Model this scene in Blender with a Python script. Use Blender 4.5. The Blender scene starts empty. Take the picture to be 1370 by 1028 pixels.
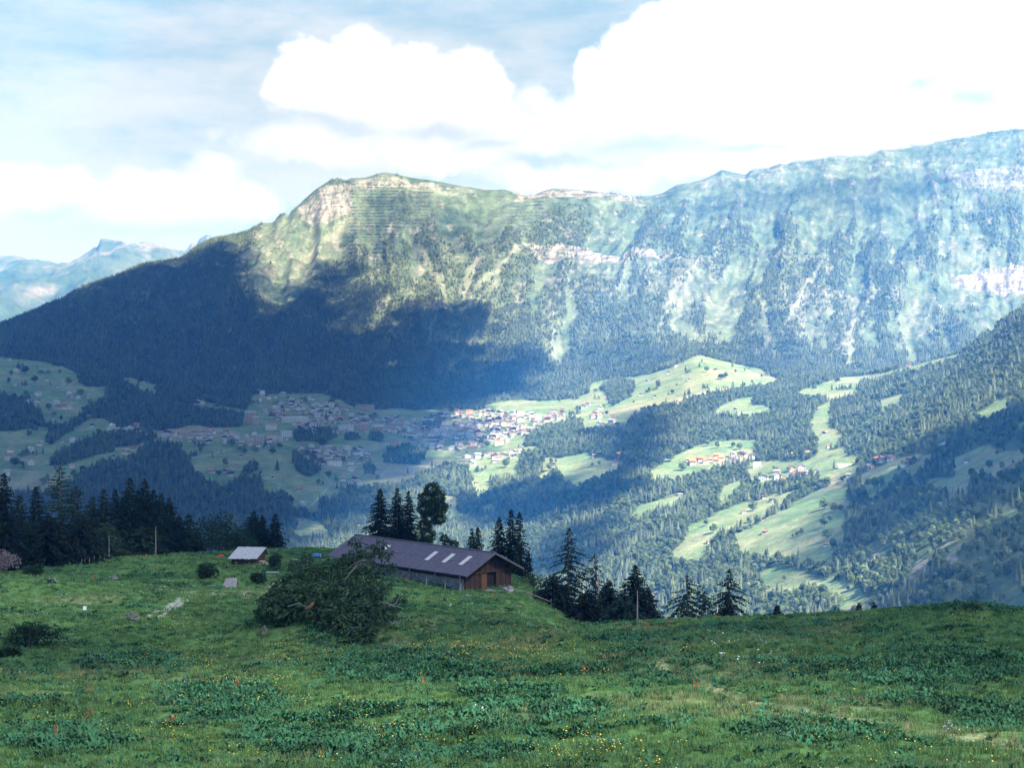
import bpy, bmesh, math, random
import numpy as np
from mathutils import Vector, Matrix, Euler

random.seed(7)
rng = np.random.default_rng(11)
scene = bpy.context.scene
COL = scene.collection

# ------------------------------------------------------------------ camera
F, HZ = 2400.0, 428.0                 # focal length and horizon row in photo pixels (1370 x 1028)
PITCH = math.atan((514.0 - HZ) / F)
CP, SP = math.cos(PITCH), math.sin(PITCH)

def ray(px, py):
    u = (np.asarray(px, float) - 685.0) / F
    v = (514.0 - np.asarray(py, float)) / F
    return u, CP + v * SP, -SP + v * CP

def P(px, py, Y):
    dx, dy, dz = ray(px, py)
    t = Y / dy
    return dx * t, Y + 0 * dx, dz * t

def proj(x, y, z):
    f = y * CP - z * SP
    v = y * SP + z * CP
    return 685.0 + F * x / f, 514.0 - F * v / f

cam = bpy.data.cameras.new('camera')
cam.sensor_width = 36.0
cam.lens = 36.0 * F / 1370.0
cam.clip_start = 0.5
cam.clip_end = 60000.0
camo = bpy.data.objects.new('camera', cam)
COL.objects.link(camo)
camo.rotation_euler = (math.pi / 2 - PITCH, 0, 0)
scene.camera = camo

# ------------------------------------------------------------------ noise
def _hash(ix, iy, seed):
    h = (ix.astype(np.int64) * 374761393 + iy.astype(np.int64) * 668265263 + seed * 974711) & 0xFFFFFFFF
    h = ((h ^ (h >> 13)) * 1274126177) & 0xFFFFFFFF
    h = (h ^ (h >> 16)) & 0xFFFFFFFF
    return h

def gnoise(x, y, seed=0):
    x = np.asarray(x, float); y = np.asarray(y, float)
    x0 = np.floor(x); y0 = np.floor(y)
    fx = x - x0; fy = y - y0
    sx = fx * fx * fx * (fx * (fx * 6 - 15) + 10); sy = fy * fy * fy * (fy * (fy * 6 - 15) + 10)
    def g(i, j):
        a = _hash(x0 + i, y0 + j, seed) * (2 * np.pi / 4294967296.0)
        return np.cos(a) * (fx - i) + np.sin(a) * (fy - j)
    a = g(0, 0); b = g(1, 0); c = g(0, 1); d = g(1, 1)
    return 1.4 * ((a + sx * (b - a)) + sy * ((c + sx * (d - c)) - (a + sx * (b - a))))

def fbm(x, y, octs=4, seed=0, gain=0.5):
    r = 0; amp = 1.0; tot = 0
    for k in range(octs):
        r = r + amp * gnoise(x * 2.03 ** k + 17.1 * k, y * 2.03 ** k - 9.7 * k, seed + k)
        tot += amp; amp *= gain
    return r / tot

def ss(e0, e1, x):
    t = np.clip((x - e0) / (e1 - e0), 0, 1)
    return t * t * (3 - 2 * t)

def inpoly(px, py, poly):
    px = np.asarray(px, float); py = np.asarray(py, float)
    r = np.zeros(px.shape, bool)
    n = len(poly)
    for i in range(n):
        x1, y1 = poly[i]; x2, y2 = poly[(i + 1) % n]
        if y1 == y2: continue
        c = ((y1 > py) != (y2 > py)) & (px < (x2 - x1) * (py - y1) / (y2 - y1) + x1)
        r ^= c
    return r

def linedist(px, py, pts):
    d = np.full(np.shape(px), 1e9)
    for (x1, y1), (x2, y2) in zip(pts[:-1], pts[1:]):
        L = (x2 - x1) ** 2 + (y2 - y1) ** 2 + 1e-9
        t = np.clip(((px - x1) * (x2 - x1) + (py - y1) * (y2 - y1)) / L, 0, 1)
        d = np.minimum(d, np.hypot(px - x1 - t * (x2 - x1), py - y1 - t * (y2 - y1)))
    return d

# ------------------------------------------------------------------ objects
def tag(o, label=None, cat=None, group=None, kind=None):
    if label: o['label'] = label
    if cat: o['category'] = cat
    if group: o['group'] = group
    if kind: o['kind'] = kind
    return o

def link(name, me, mats=None, parent=None):
    o = bpy.data.objects.new(name, me)
    COL.objects.link(o)
    if parent is not None: o.parent = parent
    if mats is not None:
        for m in (mats if isinstance(mats, (list, tuple)) else [mats]):
            me.materials.append(m)
    return o

def empty(name, loc, rz=0.0):
    o = bpy.data.objects.new(name, None)
    COL.objects.link(o)
    o.location = loc; o.rotation_euler = (0, 0, rz)
    o.empty_display_size = 0.5
    return o

def kids_of(o):
    return [c for c in ALLKIDS.get(o.name, [])]
ALLKIDS = {}
def child(name, me, mats, parent):
    o = link(name, me, mats, parent)
    ALLKIDS.setdefault(parent.name, []).append(o)
    return o

def dup(o, parent=None):
    c = o.copy()
    COL.objects.link(c)
    if parent is not None: c.parent = parent
    for k in ALLKIDS.get(o.name, []):
        kc = dup(k, c)
        ALLKIDS.setdefault(c.name, []).append(kc)
    return c

def mesh_np(name, verts, faces, smooth=False):
    """verts (N,3); faces (M,3) or (M,4) arrays, or a list of such arrays"""
    me = bpy.data.meshes.new(name)
    verts = np.asarray(verts, np.float32)
    fl = faces if isinstance(faces, list) else [faces]
    fl = [np.asarray(f, np.int32) for f in fl if len(f)]
    loops = np.concatenate([f.ravel() for f in fl]) if fl else np.zeros(0, np.int32)
    sizes = np.concatenate([np.full(len(f), f.shape[1], np.int32) for f in fl]) if fl else np.zeros(0, np.int32)
    starts = np.concatenate([[0], np.cumsum(sizes)[:-1]]).astype(np.int32) if len(sizes) else sizes
    me.vertices.add(len(verts)); me.vertices.foreach_set('co', verts.ravel())
    me.loops.add(len(loops)); me.loops.foreach_set('vertex_index', loops)
    me.polygons.add(len(sizes)); me.polygons.foreach_set('loop_start', starts)
    me.polygons.foreach_set('loop_total', sizes)
    if smooth: me.polygons.foreach_set('use_smooth', np.ones(len(sizes), bool))
    me.update(calc_edges=True)
    return me

def color_attr(me, rgb, name='tint'):
    a = me.attributes.new(name, 'FLOAT_COLOR', 'POINT')
    c = np.ones((len(me.vertices), 4), np.float32); c[:, :3] = rgb
    a.data.foreach_set('color', c.ravel())

# ------------------------------------------------------------------ materials
def new_mat(name):
    m = bpy.data.materials.new(name); m.use_nodes = True
    nt = m.node_tree
    b = nt.nodes['Principled BSDF']
    return m, nt, b

def N(nt, t, **kw):
    n = nt.nodes.new(t)
    for k, v in kw.items(): setattr(n, k, v)
    return n

def simple_mat(name, col, rough=0.8, var=0.25, scale=3.0, bump=0.0, spec=0.3, stretch=(1, 1, 1), col2=None, obj_var=0.0):
    m, nt, b = new_mat(name)
    tc = N(nt, 'ShaderNodeTexCoord'); mp = N(nt, 'ShaderNodeMapping')
    mp.inputs['Scale'].default_value = stretch
    nt.links.new(tc.outputs['Object'], mp.inputs['Vector'])
    no = N(nt, 'ShaderNodeTexNoise'); no.inputs['Scale'].default_value = scale
    no.inputs['Detail'].default_value = 5; no.inputs['Roughness'].default_value = 0.65
    nt.links.new(mp.outputs['Vector'], no.inputs['Vector'])
    cr = N(nt, 'ShaderNodeValToRGB')
    c2 = col2 or tuple(c * (1 + var) for c in col)
    c1 = tuple(c * (1 - var) for c in col) if col2 is None else col
    cr.color_ramp.elements[0].position = 0.32; cr.color_ramp.elements[1].position = 0.68
    cr.color_ramp.elements[0].color = (*c1, 1); cr.color_ramp.elements[1].color = (*c2, 1)
    nt.links.new(no.outputs['Fac'], cr.inputs['Fac'])
    out = cr.outputs['Color']
    if obj_var:
        oi = N(nt, 'ShaderNodeObjectInfo')
        mr = N(nt, 'ShaderNodeMapRange')
        mr.inputs['To Min'].default_value = 1 - obj_var; mr.inputs['To Max'].default_value = 1 + obj_var
        nt.links.new(oi.outputs['Random'], mr.inputs['Value'])
        mx = N(nt, 'ShaderNodeVectorMath', operation='SCALE')
        nt.links.new(out, mx.inputs[0]); nt.links.new(mr.outputs['Result'], mx.inputs['Scale'])
        out = mx.outputs['Vector']
    nt.links.new(out, b.inputs['Base Color'])
    b.inputs['Roughness'].default_value = rough
    b.inputs['Specular IOR Level'].default_value = spec
    if bump:
        bp = N(nt, 'ShaderNodeBump'); bp.inputs['Strength'].default_value = bump; bp.inputs['Distance'].default_value = 0.05
        nt.links.new(no.outputs['Fac'], bp.inputs['Height']); nt.links.new(bp.outputs['Normal'], b.inputs['Normal'])
    return m

def terrain_mat(name, s1, s2, amp=0.35, bump=0.0, bdist=1.0):
    """vertex-attribute ground colour broken up by two noises in world metres"""
    m, nt, b = new_mat(name)
    at = N(nt, 'ShaderNodeAttribute', attribute_name='tint')
    geo = N(nt, 'ShaderNodeNewGeometry')
    fac = None
    for s in (s1, s2):
        no = N(nt, 'ShaderNodeTexNoise'); no.inputs['Scale'].default_value = s
        no.inputs['Detail'].default_value = 4; no.inputs['Roughness'].default_value = 0.7
        nt.links.new(geo.outputs['Position'], no.inputs['Vector'])
        mr = N(nt, 'ShaderNodeMapRange'); mr.inputs['From Min'].default_value = 0.3; mr.inputs['From Max'].default_value = 0.7
        mr.inputs['To Min'].default_value = 1 - amp; mr.inputs['To Max'].default_value = 1 + amp
        nt.links.new(no.outputs['Fac'], mr.inputs['Value'])
        if fac is None: fac = mr.outputs['Result']
        else:
            mu = N(nt, 'ShaderNodeMath', operation='MULTIPLY')
            nt.links.new(fac, mu.inputs[0]); nt.links.new(mr.outputs['Result'], mu.inputs[1]); fac = mu.outputs[0]
    vs = N(nt, 'ShaderNodeVectorMath', operation='SCALE')
    nt.links.new(at.outputs['Color'], vs.inputs[0]); nt.links.new(fac, vs.inputs['Scale'])
    nt.links.new(vs.outputs['Vector'], b.inputs['Base Color'])
    b.inputs['Roughness'].default_value = 0.95; b.inputs['Specular IOR Level'].default_value = 0.1
    if bump:
        bp = N(nt, 'ShaderNodeBump'); bp.inputs['Strength'].default_value = bump; bp.inputs['Distance'].default_value = bdist
        nt.links.new(fac, bp.inputs['Height']); nt.links.new(bp.outputs['Normal'], b.inputs['Normal'])
    return m

def leaf_mat(name, col, var=0.5, hue=(0.0, 0.0, 0.0), transl=0.2, vscale=0.5):
    """foliage: per-instance and in-crown colour variation, a little light through the leaves"""
    m, nt, b = new_mat(name)
    oi = N(nt, 'ShaderNodeObjectInfo'); geo = N(nt, 'ShaderNodeNewGeometry')
    no = N(nt, 'ShaderNodeTexNoise'); no.inputs['Scale'].default_value = vscale; no.inputs['Detail'].default_value = 3
    nt.links.new(geo.outputs['Position'], no.inputs['Vector'])
    ad = N(nt, 'ShaderNodeMath', operation='ADD'); nt.links.new(oi.outputs['Random'], ad.inputs[0]); nt.links.new(no.outputs['Fac'], ad.inputs[1])
    mr = N(nt, 'ShaderNodeMapRange'); mr.inputs['From Min'].default_value = 0.4; mr.inputs['From Max'].default_value = 1.6
    nt.links.new(ad.outputs[0], mr.inputs['Value'])
    cr = N(nt, 'ShaderNodeValToRGB')
    cr.color_ramp.elements[0].color = (*[c * (1 - var) for c in col], 1)
    cr.color_ramp.elements[1].color = (*[c * (1 + var) + h for c, h in zip(col, hue)], 1)
    nt.links.new(mr.outputs['Result'], cr.inputs['Fac'])
    nt.links.new(cr.outputs['Color'], b.inputs['Base Color'])
    b.inputs['Roughness'].default_value = 0.7; b.inputs['Specular IOR Level'].default_value = 0.15
    if transl:
        tr = N(nt, 'ShaderNodeBsdfTranslucent'); nt.links.new(cr.outputs['Color'], tr.inputs['Color'])
        mx = N(nt, 'ShaderNodeMixShader'); mx.inputs['Fac'].default_value = transl
        nt.links.new(b.outputs['BSDF'], mx.inputs[1]); nt.links.new(tr.outputs['BSDF'], mx.inputs[2])
        nt.links.new(mx.outputs['Shader'], nt.nodes['Material Output'].inputs['Surface'])
    return m

# ------------------------------------------------------------------ sun direction (towards the sun)
SUN_EL = math.radians(46.0)
SUN_AZ = math.radians(131.0)          # clockwise from +Y: behind the camera, to the right
SUN = np.array([math.sin(SUN_AZ) * math.cos(SUN_EL), math.cos(SUN_AZ) * math.cos(SUN_EL), math.sin(SUN_EL)])

# ------------------------------------------------------------------ the valley and the ridge beyond
def resample(line, ag, smooth=0):
    a = []; Y = []; e = []
    for px, py, y in line:
        x, yy, z = P(px, py, y)
        a.append(x / yy); Y.append(float(yy)); e.append(z / yy)
    o = np.argsort(a); a = np.array(a)[o]; Y = np.array(Y)[o]; e = np.array(e)[o]
    Yg = np.interp(ag, a, Y); eg = np.interp(ag, a, e)
    if smooth:
        k = np.hanning(2 * smooth + 3)[1:-1]; k /= k.sum()
        def sm(v): return np.convolve(np.pad(v, smooth, mode='edge'), k, mode='valid')
        Yg = sm(Yg); eg = sm(eg)
    return Yg, Yg * eg

AD = np.linspace(-0.302, 0.302, 960)
AS = np.linspace(0.302, 0.80, 60)[1:]
AG = np.concatenate([-AS[::-1], AD, AS])
CREST = [(-400,560,6300),(-150,480,6900),(0,432,7100),(30,421,7150),(60,408,7200),(85,399,7250),(110,385,7300),(150,370,7500),(190,355,7700),(240,345,7800),(262,330,7900),
 (280,322,7950),(310,315,8000),(335,308,8050),(350,300,8100),(365,298,8100),(378,286,8100),(385,290,8100),(405,270,8150),(425,252,8200),(440,243,8250),(452,240,8250),(463,245,8250),(475,239,8250),(490,238,8300),(503,234,8300),
 (516,231,8300),(528,234,8300),(545,238,8300),(570,241,8300),(600,246,8300),(625,250,8300),(650,254,8300),(675,254,8300),(690,259,8300),(715,262,8300),(725,257,8300),(740,253,8300),(765,255,8300),
 (790,257,8300),(820,260,8300),(850,265,8300),(870,263,8350),(888,258,8350),(905,248,8350),(930,243,8400),(950,238,8400),(966,228,8450),(980,232,8450),(998,235,8450),(1004,230,8450),(1030,225,8500),
 (1045,220,8500),(1085,214,8550),(1130,207,8600),(1180,202,8650),(1240,192,8700),(1300,183,8750),(1340,176,8800),(1370,174,8800),(1450,168,8800),(1700,185,8800)]
VL = []
V_PX = (-400,-100,0,200,400,500,650,850,1000,1150,1250,1370,1700)
def vline(pys, Ys, pxs=V_PX): return list(zip(pxs, pys, Ys))
V2 = vline((770,770,770,770,765,770,790,850,850,850,850,850,850), (3600,3600,3600,3600,3650,3500,3300,2800,2500,2250,2000,1700,1300))
V3 = vline((700,700,700,700,700,700,700,700,720,720,720,720,710), (4150,4150,4150,4150,4200,4250,4200,3650,3200,2800,2450,2150,1700))
V4 = vline((640,640,640,640,655,652,645,640,650,640,630,610,560), (4500,4500,4500,4550,4500,4600,4560,4100,3800,3400,3050,2750,2200))
V5 = vline((560,560,560,580,600,600,590,580,580,560,540,510,450), (5150,5150,5150,5150,5050,5150,5150,4700,4500,4250,3900,3550,3000))
PX6 = (-400,-100,0,100,200,300,450,560,650,760,850,930,1000,1060,1150,1220,1290,1330,1370,1700)
V6 = vline((478,478,479,492,524,540,537,552,545,531,506,477,490,502,503,491,471,440,412,330), (6000,6000,6000,6000,5900,5950,6050,6100,6100,6100,6150,6200,6100,5900,5650,5300,4950,4750,4600,4200), PX6)
V7 = vline((470,470,471,484,512,528,526,540,534,520,498,474,492,502,503,506,508,508,508,500), (6150,6150,6150,6150,6150,6150,6250,6280,6280,6300,6330,6370,6300,6200,6150,6100,6050,6050,6050,6050), PX6)
PX8 = (-400,-100,0,150,300,450,600,760,900,1060,1200,1370,1700)
V8 = vline((465,458,455,438,430,440,442,424,404,420,420,410,400), (6500,6500,6500,6700,6850,6900,6980,7050,7150,7080,7080,7150,7200), PX8)
PX9 = (-400,-100,0,150,300,400,500,650,760,900,1060,1200,1370,1700)
V9 = vline((520,470,443,398,352,332,332,331,336,326,316,311,290,285), (6400,6700,6850,7200,7550,7700,7650,7650,7650,7650,7750,7750,7900,7900), PX9)
lines = [resample(l, AG, 14) for l in (V2, V3, V4, V5, V6, V7, V8, V9)] + [resample(CREST, AG, 1)]
Y2, z2 = lines[0]
Ya = np.full_like(AG, 560.0); za = np.full_like(AG, -236.0)
Yb = 560 + 0.5 * (Y2 - 560); zb = z2 - 60
Yc, zc = lines[-1]
lines = [(Ya, za), (Yb, zb)] + lines + [(Yc + 1300, zc - 480), (Yc + 4200, np.full_like(AG, -700.0))]
# line numbers: 0 start, 1 gorge, 2..9 = V2..V9, 10 crest, 11, 12 back
NR = [8, 14, 74, 62, 66, 70, 16, 84, 100, 105, 10, 4]
LY = np.array([l[0] for l in lines]); LZ = np.array([l[1] for l in lines])
# monotone-ish Hermite along each column
dY = np.diff(LY, axis=0); sl = np.diff(LZ, axis=0) / dY
M = np.zeros_like(LY)
M[0] = sl[0]; M[-1] = sl[-1]
for k in range(1, len(LY) - 1):
    h0, h1 = dY[k - 1], dY[k]
    w1 = 2 * h1 + h0; w2 = h1 + 2 * h0
    s0, s1 = sl[k - 1], sl[k]
    same = s0 * s1 > 0
    with np.errstate(divide='ignore', invalid='ignore'):
        hm = (w1 + w2) / (w1 / s0 + w2 / s1)
    M[k] = np.where(same, hm, 0)
rowsY = []; rowsZ = []; rowsT = []
for k, n in enumerate(NR):
    for j in range(n if k < len(NR) - 1 else n + 1):
        t = j / n
        y = LY[k] + t * dY[k]
        h00 = 2 * t ** 3 - 3 * t ** 2 + 1; h10 = t ** 3 - 2 * t ** 2 + t; h01 = -2 * t ** 3 + 3 * t ** 2; h11 = t ** 3 - t ** 2
        z = h00 * LZ[k] + h10 * dY[k] * M[k] + h01 * LZ[k + 1] + h11 * dY[k] * M[k + 1]
        rowsY.append(y); rowsZ.append(z); rowsT.append(k + t)
GY = np.array(rowsY); GZ = np.array(rowsZ); GT = np.array(rowsT)[:, None] + 0 * GY
GX = AG[None, :] * GY
PX0, PY0 = proj(GX, GY, GZ)                       # where the bare surface shows (used only to lay out woods and fields)

# ribs and gullies run down the face
u = np.clip((GT - 7) / 3.0, 0, 1)
on_m = ss(6.9, 7.6, GT)
lean = np.interp(PX0, [0, 300, 560, 700, 800, 1000, 1370, 1700], [0, 60, 160, -120, -380, -520, -620, -620])
sg = GX + lean * u + 34 * gnoise(GX / 420, GY / 420, 5) + 14 * gnoise(GX / 70, GY / 90, 6)
rib1 = 1 - np.abs(gnoise(sg / 300, u * 1.3 + 3, 21)) * 2
rib2 = 1 - np.abs(gnoise(sg / 120, u * 2.1 + 9, 22)) * 2
rib4 = 1 - np.abs(gnoise(sg / 58, u * 3.0 + 5, 24)) * 2
rib3 = gnoise(sg / 42, u * 6 + 2, 23)
rough = fbm(GX / 90, GZ / 60 + GY / 160, 4, 31)
rough2 = fbm(GX / 28, GZ / 22 + GY / 60, 3, 35); brk = gnoise(GX / 340, GZ / 160, 37)
env = np.interp(GT, [7, 7.6, 8.2, 9.0, 9.5, 9.8, 10, 11], [0, 0.5, 1, .95, .5, .25, 0.10, 0.5])
GZ = GZ + env * (42 * (rib1 - 0.3) + (20 + 8 * brk) * (rib2 - 0.3) + (5 + 9 * brk) * (rib4 - .3) + 7.0 * rib3 + 15.0 * rough + 6.0 * rough2)
# rolling valley ground
vv = ss(2.0, 2.4, GT) * (1 - ss(6.6, 7.2, GT))
GZ = GZ + vv * (7 * fbm(GX / 330, GY / 330, 3, 41) + 2.0 * fbm(GX / 70, GY / 70, 3, 44))
GZ = GZ + (GT > 9.7) * 1.5 * rough * (GT <= 10.3)
ribn = 0.48 * rib1 + 0.36 * rib2 + 0.26 * rib4 + 0.15 * rib3     # used for tree lines and scree

def pick(px, py):
    """ground point under a pixel of the photograph, on the valley sheet"""
    dx, dy, _ = ray(px, py)
    ci = np.interp(dx / dy, AG, np.arange(len(AG)))
    c0 = int(min(max(ci, 0), len(AG) - 2)); f = ci - c0
    X = GX[:, c0] * (1 - f) + GX[:, c0 + 1] * f; Yv = GY[:, c0] * (1 - f) + GY[:, c0 + 1] * f; Z = GZ[:, c0] * (1 - f) + GZ[:, c0 + 1] * f
    _, pv = proj(X, Yv, Z)
    pv = pv.copy(); pv[:NR[0] + NR[1]] = 1e9
    i = int(np.argmax(pv <= py))
    if i == 0: i = 1
    p0, p1 = pv[i - 1], pv[i]
    g = 0 if p0 > 1e8 or p0 == p1 else min(max((p0 - py) / (p0 - p1), 0), 1)
    return float(X[i - 1] + g * (X[i] - X[i - 1])), float(Yv[i - 1] + g * (Yv[i] - Yv[i - 1])), float(Z[i - 1] + g * (Z[i] - Z[i - 1]))
# ------------------------------------------------------------------ what grows where (outlines read off the photograph, laid on the ground)
CLEAR = [
 [(-200,470),(0,477),(52,483),(87,491),(103,499),(105,512),(117,518),(142,518),(140,536),(122,544),(110,553),(84,572),(64,569),(54,553),(35,534),(0,526),(-200,520)],
 [(-200,577),(0,577),(66,572),(62,592),(90,580),(118,558),(140,560),(148,574),(222,576),(250,570),(320,572),(330,556),(256,546),(260,538),(330,548),(345,520),(385,514),(420,518),(440,530),(480,546),(560,549),(600,550),(640,549),(660,540),(690,535),(760,536),(792,526),(800,545),(822,560),(815,572),(793,571),(765,560),(750,571),(723,573),(705,585),(698,598),(690,600),(719,597),(725,610),(750,615),(785,606),(798,612),(830,618),(825,632),(800,642),(770,652),(740,643),(700,641),(660,641),(652,660),(642,669),(634,655),(630,640),(626,626),(600,622),(575,632),(560,642),(533,650),(500,651),(478,655),(455,652),(455,665),(430,665),(425,690),(405,680),(393,685),(388,660),(370,662),(357,663),(347,640),(322,640),(301,655),(286,650),(262,638),(254,616),(243,608),(241,596),(220,594),(196,594),(182,608),(169,618),(148,616),(122,626),(101,642),(80,656),(0,662),(-200,662)],
 [(167,470),(195,468),(222,466),(214,482),(207,528),(183,526),(190,505),(196,487),(170,476)],
 [(162,506),(186,505),(186,518),(165,514)],
 [(290,473),(318,477),(350,467),(357,477),(328,490),(312,483)],
 [(398,496),(415,492),(418,505),(400,506)],
 [(520,480),(545,472),(560,480),(540,500),(525,500)],[(583,525),(600,513),(608,522),(596,531)],[(618,530),(630,526),(640,532),(630,538)],
 [(792,511),(854,503),(894,495),(931,476),(948,476),(972,485),(1021,495),(1042,509),(1035,515),(1005,519),(980,521),(939,531),(911,538),(894,542),(862,550),(847,556),(835,574),(821,574),(780,580),(780,546)],
 [(958,556),(960,544),(1011,528),(1007,543),(1031,546),(1029,556),(1005,558)],
 [(1064,526),(1116,508),(1189,499),(1215,490),(1282,474),(1284,481),(1230,497),(1150,513),(1146,533),(1115,537),(1068,532)],
 [(1112,537),(1109,560),(1111,572),(1129,581),(1131,595),(1123,600),(1133,612),(1146,612),(1146,632),(1156,634),(1133,646),(1135,677),(1131,700),(1130,725),(1121,745),(1112,765),(1076,757),(1047,752),(1018,747),(991,739),(981,729),(983,716),(1055,679),(1096,655),(1105,648),(1080,632),(1060,625),(1085,618),(1094,605),(1090,591),(1084,565),(1095,545)],
 [(1074,653),(1053,676),(992,709),(978,714),(960,718),(950,735),(938,757),(905,752),(895,745),(915,725),(920,705),(945,694),(969,683),(987,676),(1010,670),(1037,661)],
 [(965,650),(995,640),(990,655),(972,680),(962,680)],
 [(868,636),(890,615),(907,609),(935,598),(952,591),(1011,589),(1011,605),(1000,618),(975,625),(950,632),(923,640),(894,647),(876,648)],
 [(1000,620),(1060,615),(1090,625),(1080,640),(1040,652),(1020,650),(1000,640)],
 [(832,698),(858,675),(922,660),(905,675),(870,690),(850,697)],
 [(1010,770),(1038,757),(1075,767),(1105,780),(1125,768),(1168,808),(1166,820),(1120,820),(1105,795),(1080,790),(1056,803),(1028,803)],
 [(1267,617),(1324,592),(1337,605),(1365,600),(1375,620),(1356,636),(1330,642),(1300,636),(1292,662),(1277,667),(1265,655),(1248,663),(1240,643),(1275,640),(1278,625)],
 [(1150,640),(1160,630),(1201,612),(1248,607),(1235,630),(1225,637),(1195,640),(1185,665),(1165,670),(1155,655)],
 [(1300,553),(1320,545),(1332,533),(1350,533),(1348,552),(1312,563)],
 [(1315,459),(1324,440),(1332,439),(1327,459)], [(1326,470),(1338,463),(1340,470),(1332,474)],
 [(1165,535),(1210,528),(1207,543),(1187,550),(1172,568),(1180,548)],
 [(1168,740),(1183,738),(1183,757),(1172,750)], [(1262,775),(1290,775),(1285,788),(1260,792)],
 [(1265,750),(1280,733),(1283,762),(1264,764)], [(1213,775),(1230,750),(1243,745),(1235,765),(1218,780)],
 [(1338,690),(1345,670),(1360,688),(1375,690),(1372,700),(1350,700)], [(1358,568),(1385,556),(1390,566),(1362,576)],
 [(588,672),(598,665),(612,668),(616,690),(600,700),(590,690)],
 [(390,722),(400,690),(430,700),(448,725)], [(866,800),(876,788),(884,795),(886,828),(866,828)],
 [(640,680),(660,676),(668,682),(650,688)],
]
WOOD = [
 [(-50,530),(15,532),(35,534),(54,553),(62,566),(40,576),(0,576),(-50,576)],
 [(75,608),(115,590),(145,582),(175,582),(200,577),(210,588),(180,597),(150,600),(130,612),(100,618),(78,622),(66,622)],
 [(63,590),(90,568),(122,552),(124,558),(90,580),(66,596)],
 [(392,580),(405,574),(450,576),(455,582),(428,598),(420,590),(395,592)],[(460,582),(482,584),(480,590),(462,590)],[(492,582),(512,584),(510,592),(494,590)],
 [(390,615),(405,605),(425,616),(430,630),(415,638),(395,630)],
 [(512,612),(522,600),(545,600),(565,602),(568,615),(560,622),(530,622),(516,620)],
 [(688,628),(705,605),(722,605),(730,625),(722,642),(700,642)], [(733,640),(745,628),(752,638),(748,645)],
 [(802,520),(825,506),(848,512),(846,528),(820,545),(814,533)],
 [(565,566),(580,560),(595,562),(590,572),(568,572)],
 [(485,628),(492,622),(503,628),(500,636),(488,636)],
 [(1150,531),(1152,516),(1185,506),(1214,497),(1222,503),(1214,512),(1214,528),(1165,533)],
 [(1053,678),(1060,664),(1080,653),(1097,644),(1112,648),(1096,656)],
 [(325,634),(342,618),(345,628),(332,638)],
]
SCREE = [([(562,338),(575,362),(590,388),(598,415)],4),([(640,352),(628,372),(624,405)],4.5),([(692,340),(668,365),(640,392),(618,420)],3.5),
 ([(1226,396),(1220,420),(1210,455)],4.5),([(1250,400),(1240,425),(1229,450)],2.5),([(470,298),(448,320),(430,330),(412,345),(398,365),(390,385)],5),([(376,305),(366,330),(352,365)],3),([(430,340),(415,365),(400,385)],3),
 ([(1016,405),(1026,430),(1027,470)],3.5),([(1145,410),(1140,440),(1136,488)],5),([(585,415),(580,440),(574,470)],1.8),([(540,410),(541,432),(510,455)],1.5),([(905,390),(888,425),(880,450)],3),
 ([(980,390),(960,420),(930,450)],2.5),([(1100,360),(1075,400),(1050,440)],3),([(930,360),(915,400),(900,440)],3),([(735,410),(738,440),(740,475)],3),([(1320,330),(1300,370),(1285,400)],2.5),([(640,440),(620,470),(600,500)],2),
 ([(350,348),(318,356)],4)]
ROCKS = [([(700,336),(760,334),(840,338),(900,345),(905,352),(840,350),(760,352),(705,352)],.9),([(790,350),(900,340),(960,350),(1000,400),(930,420),(880,400),(800,410),(720,395),(720,375)],.55),
 ([(1050,400),(1090,400),(1160,380),(1180,395),(1150,430),(1130,480),(1090,480),(1060,450)],.6),([(1270,372),(1340,356),(1380,352),(1380,392),(1300,384)],1.0),
 ([(400,285),(425,255),(450,245),(468,250),(470,290),(440,305),(410,300)],.8),([(470,245),(500,238),(560,244),(615,250),(640,256),(640,262),(560,258),(520,252),(480,258)],.7),([(690,258),(740,254),(850,262),(850,272),(740,266),(690,270)],.8),
 ([(1100,230),(1180,215),(1170,260),(1120,270)],.5),([(1260,240),(1340,225),(1380,230),(1380,265),(1290,262)],.6),([(1150,210),(1300,185),(1300,225),(1160,260)],.35),
 ([(390,722),(400,690),(430,700),(448,725)],.55),([(866,800),(876,788),(884,795),(886,828),(866,828)],.7),([(1265,750),(1280,733),(1283,762),(1264,764)],.9),([(1213,775),(1230,750),(1243,745),(1235,765),(1218,780)],.8),
 ([(980,262),(1010,258),(1030,275),(1000,285)],.4),([(900,250),(930,246),(960,235),(1000,236),(1040,224),(1100,218),(1100,226),(1000,246),(930,256)],.5)]
STRIP = [(352,300),(385,290),(420,255),(450,245),(470,300),(482,335),(445,352),(418,385),(390,413),(352,405),(330,378),(336,345)]
DX = np.array([330,480,600,760,900,1060,1200,1370,1500], float)
DTAB = [  # (row, tree share) down the ridge face at each of those columns
 [(300,.9),(330,1),(600,1)], [(300,0),(335,.02),(368,.35),(415,.9),(600,1)], [(300,.02),(318,.15),(340,.45),(380,.36),(420,.72),(470,.97),(600,1)],
 [(280,0),(305,.1),(322,.42),(380,.42),(420,.48),(450,.8),(500,.98),(600,1)], [(275,.0),(300,.1),(330,.44),(385,.40),(430,.5),(460,.75),(500,.98),(600,1)],
 [(270,.0),(300,.12),(330,.42),(400,.52),(445,.50),(480,.8),(600,1)], [(280,0),(310,.14),(335,.46),(400,.6),(450,.75),(490,.93),(600,1)],
 [(270,0),(300,.22),(340,.45),(385,.35),(410,.12),(440,.3),(480,.85),(600,1)], [(270,0),(300,.2),(340,.45),(600,.9)]]

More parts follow.
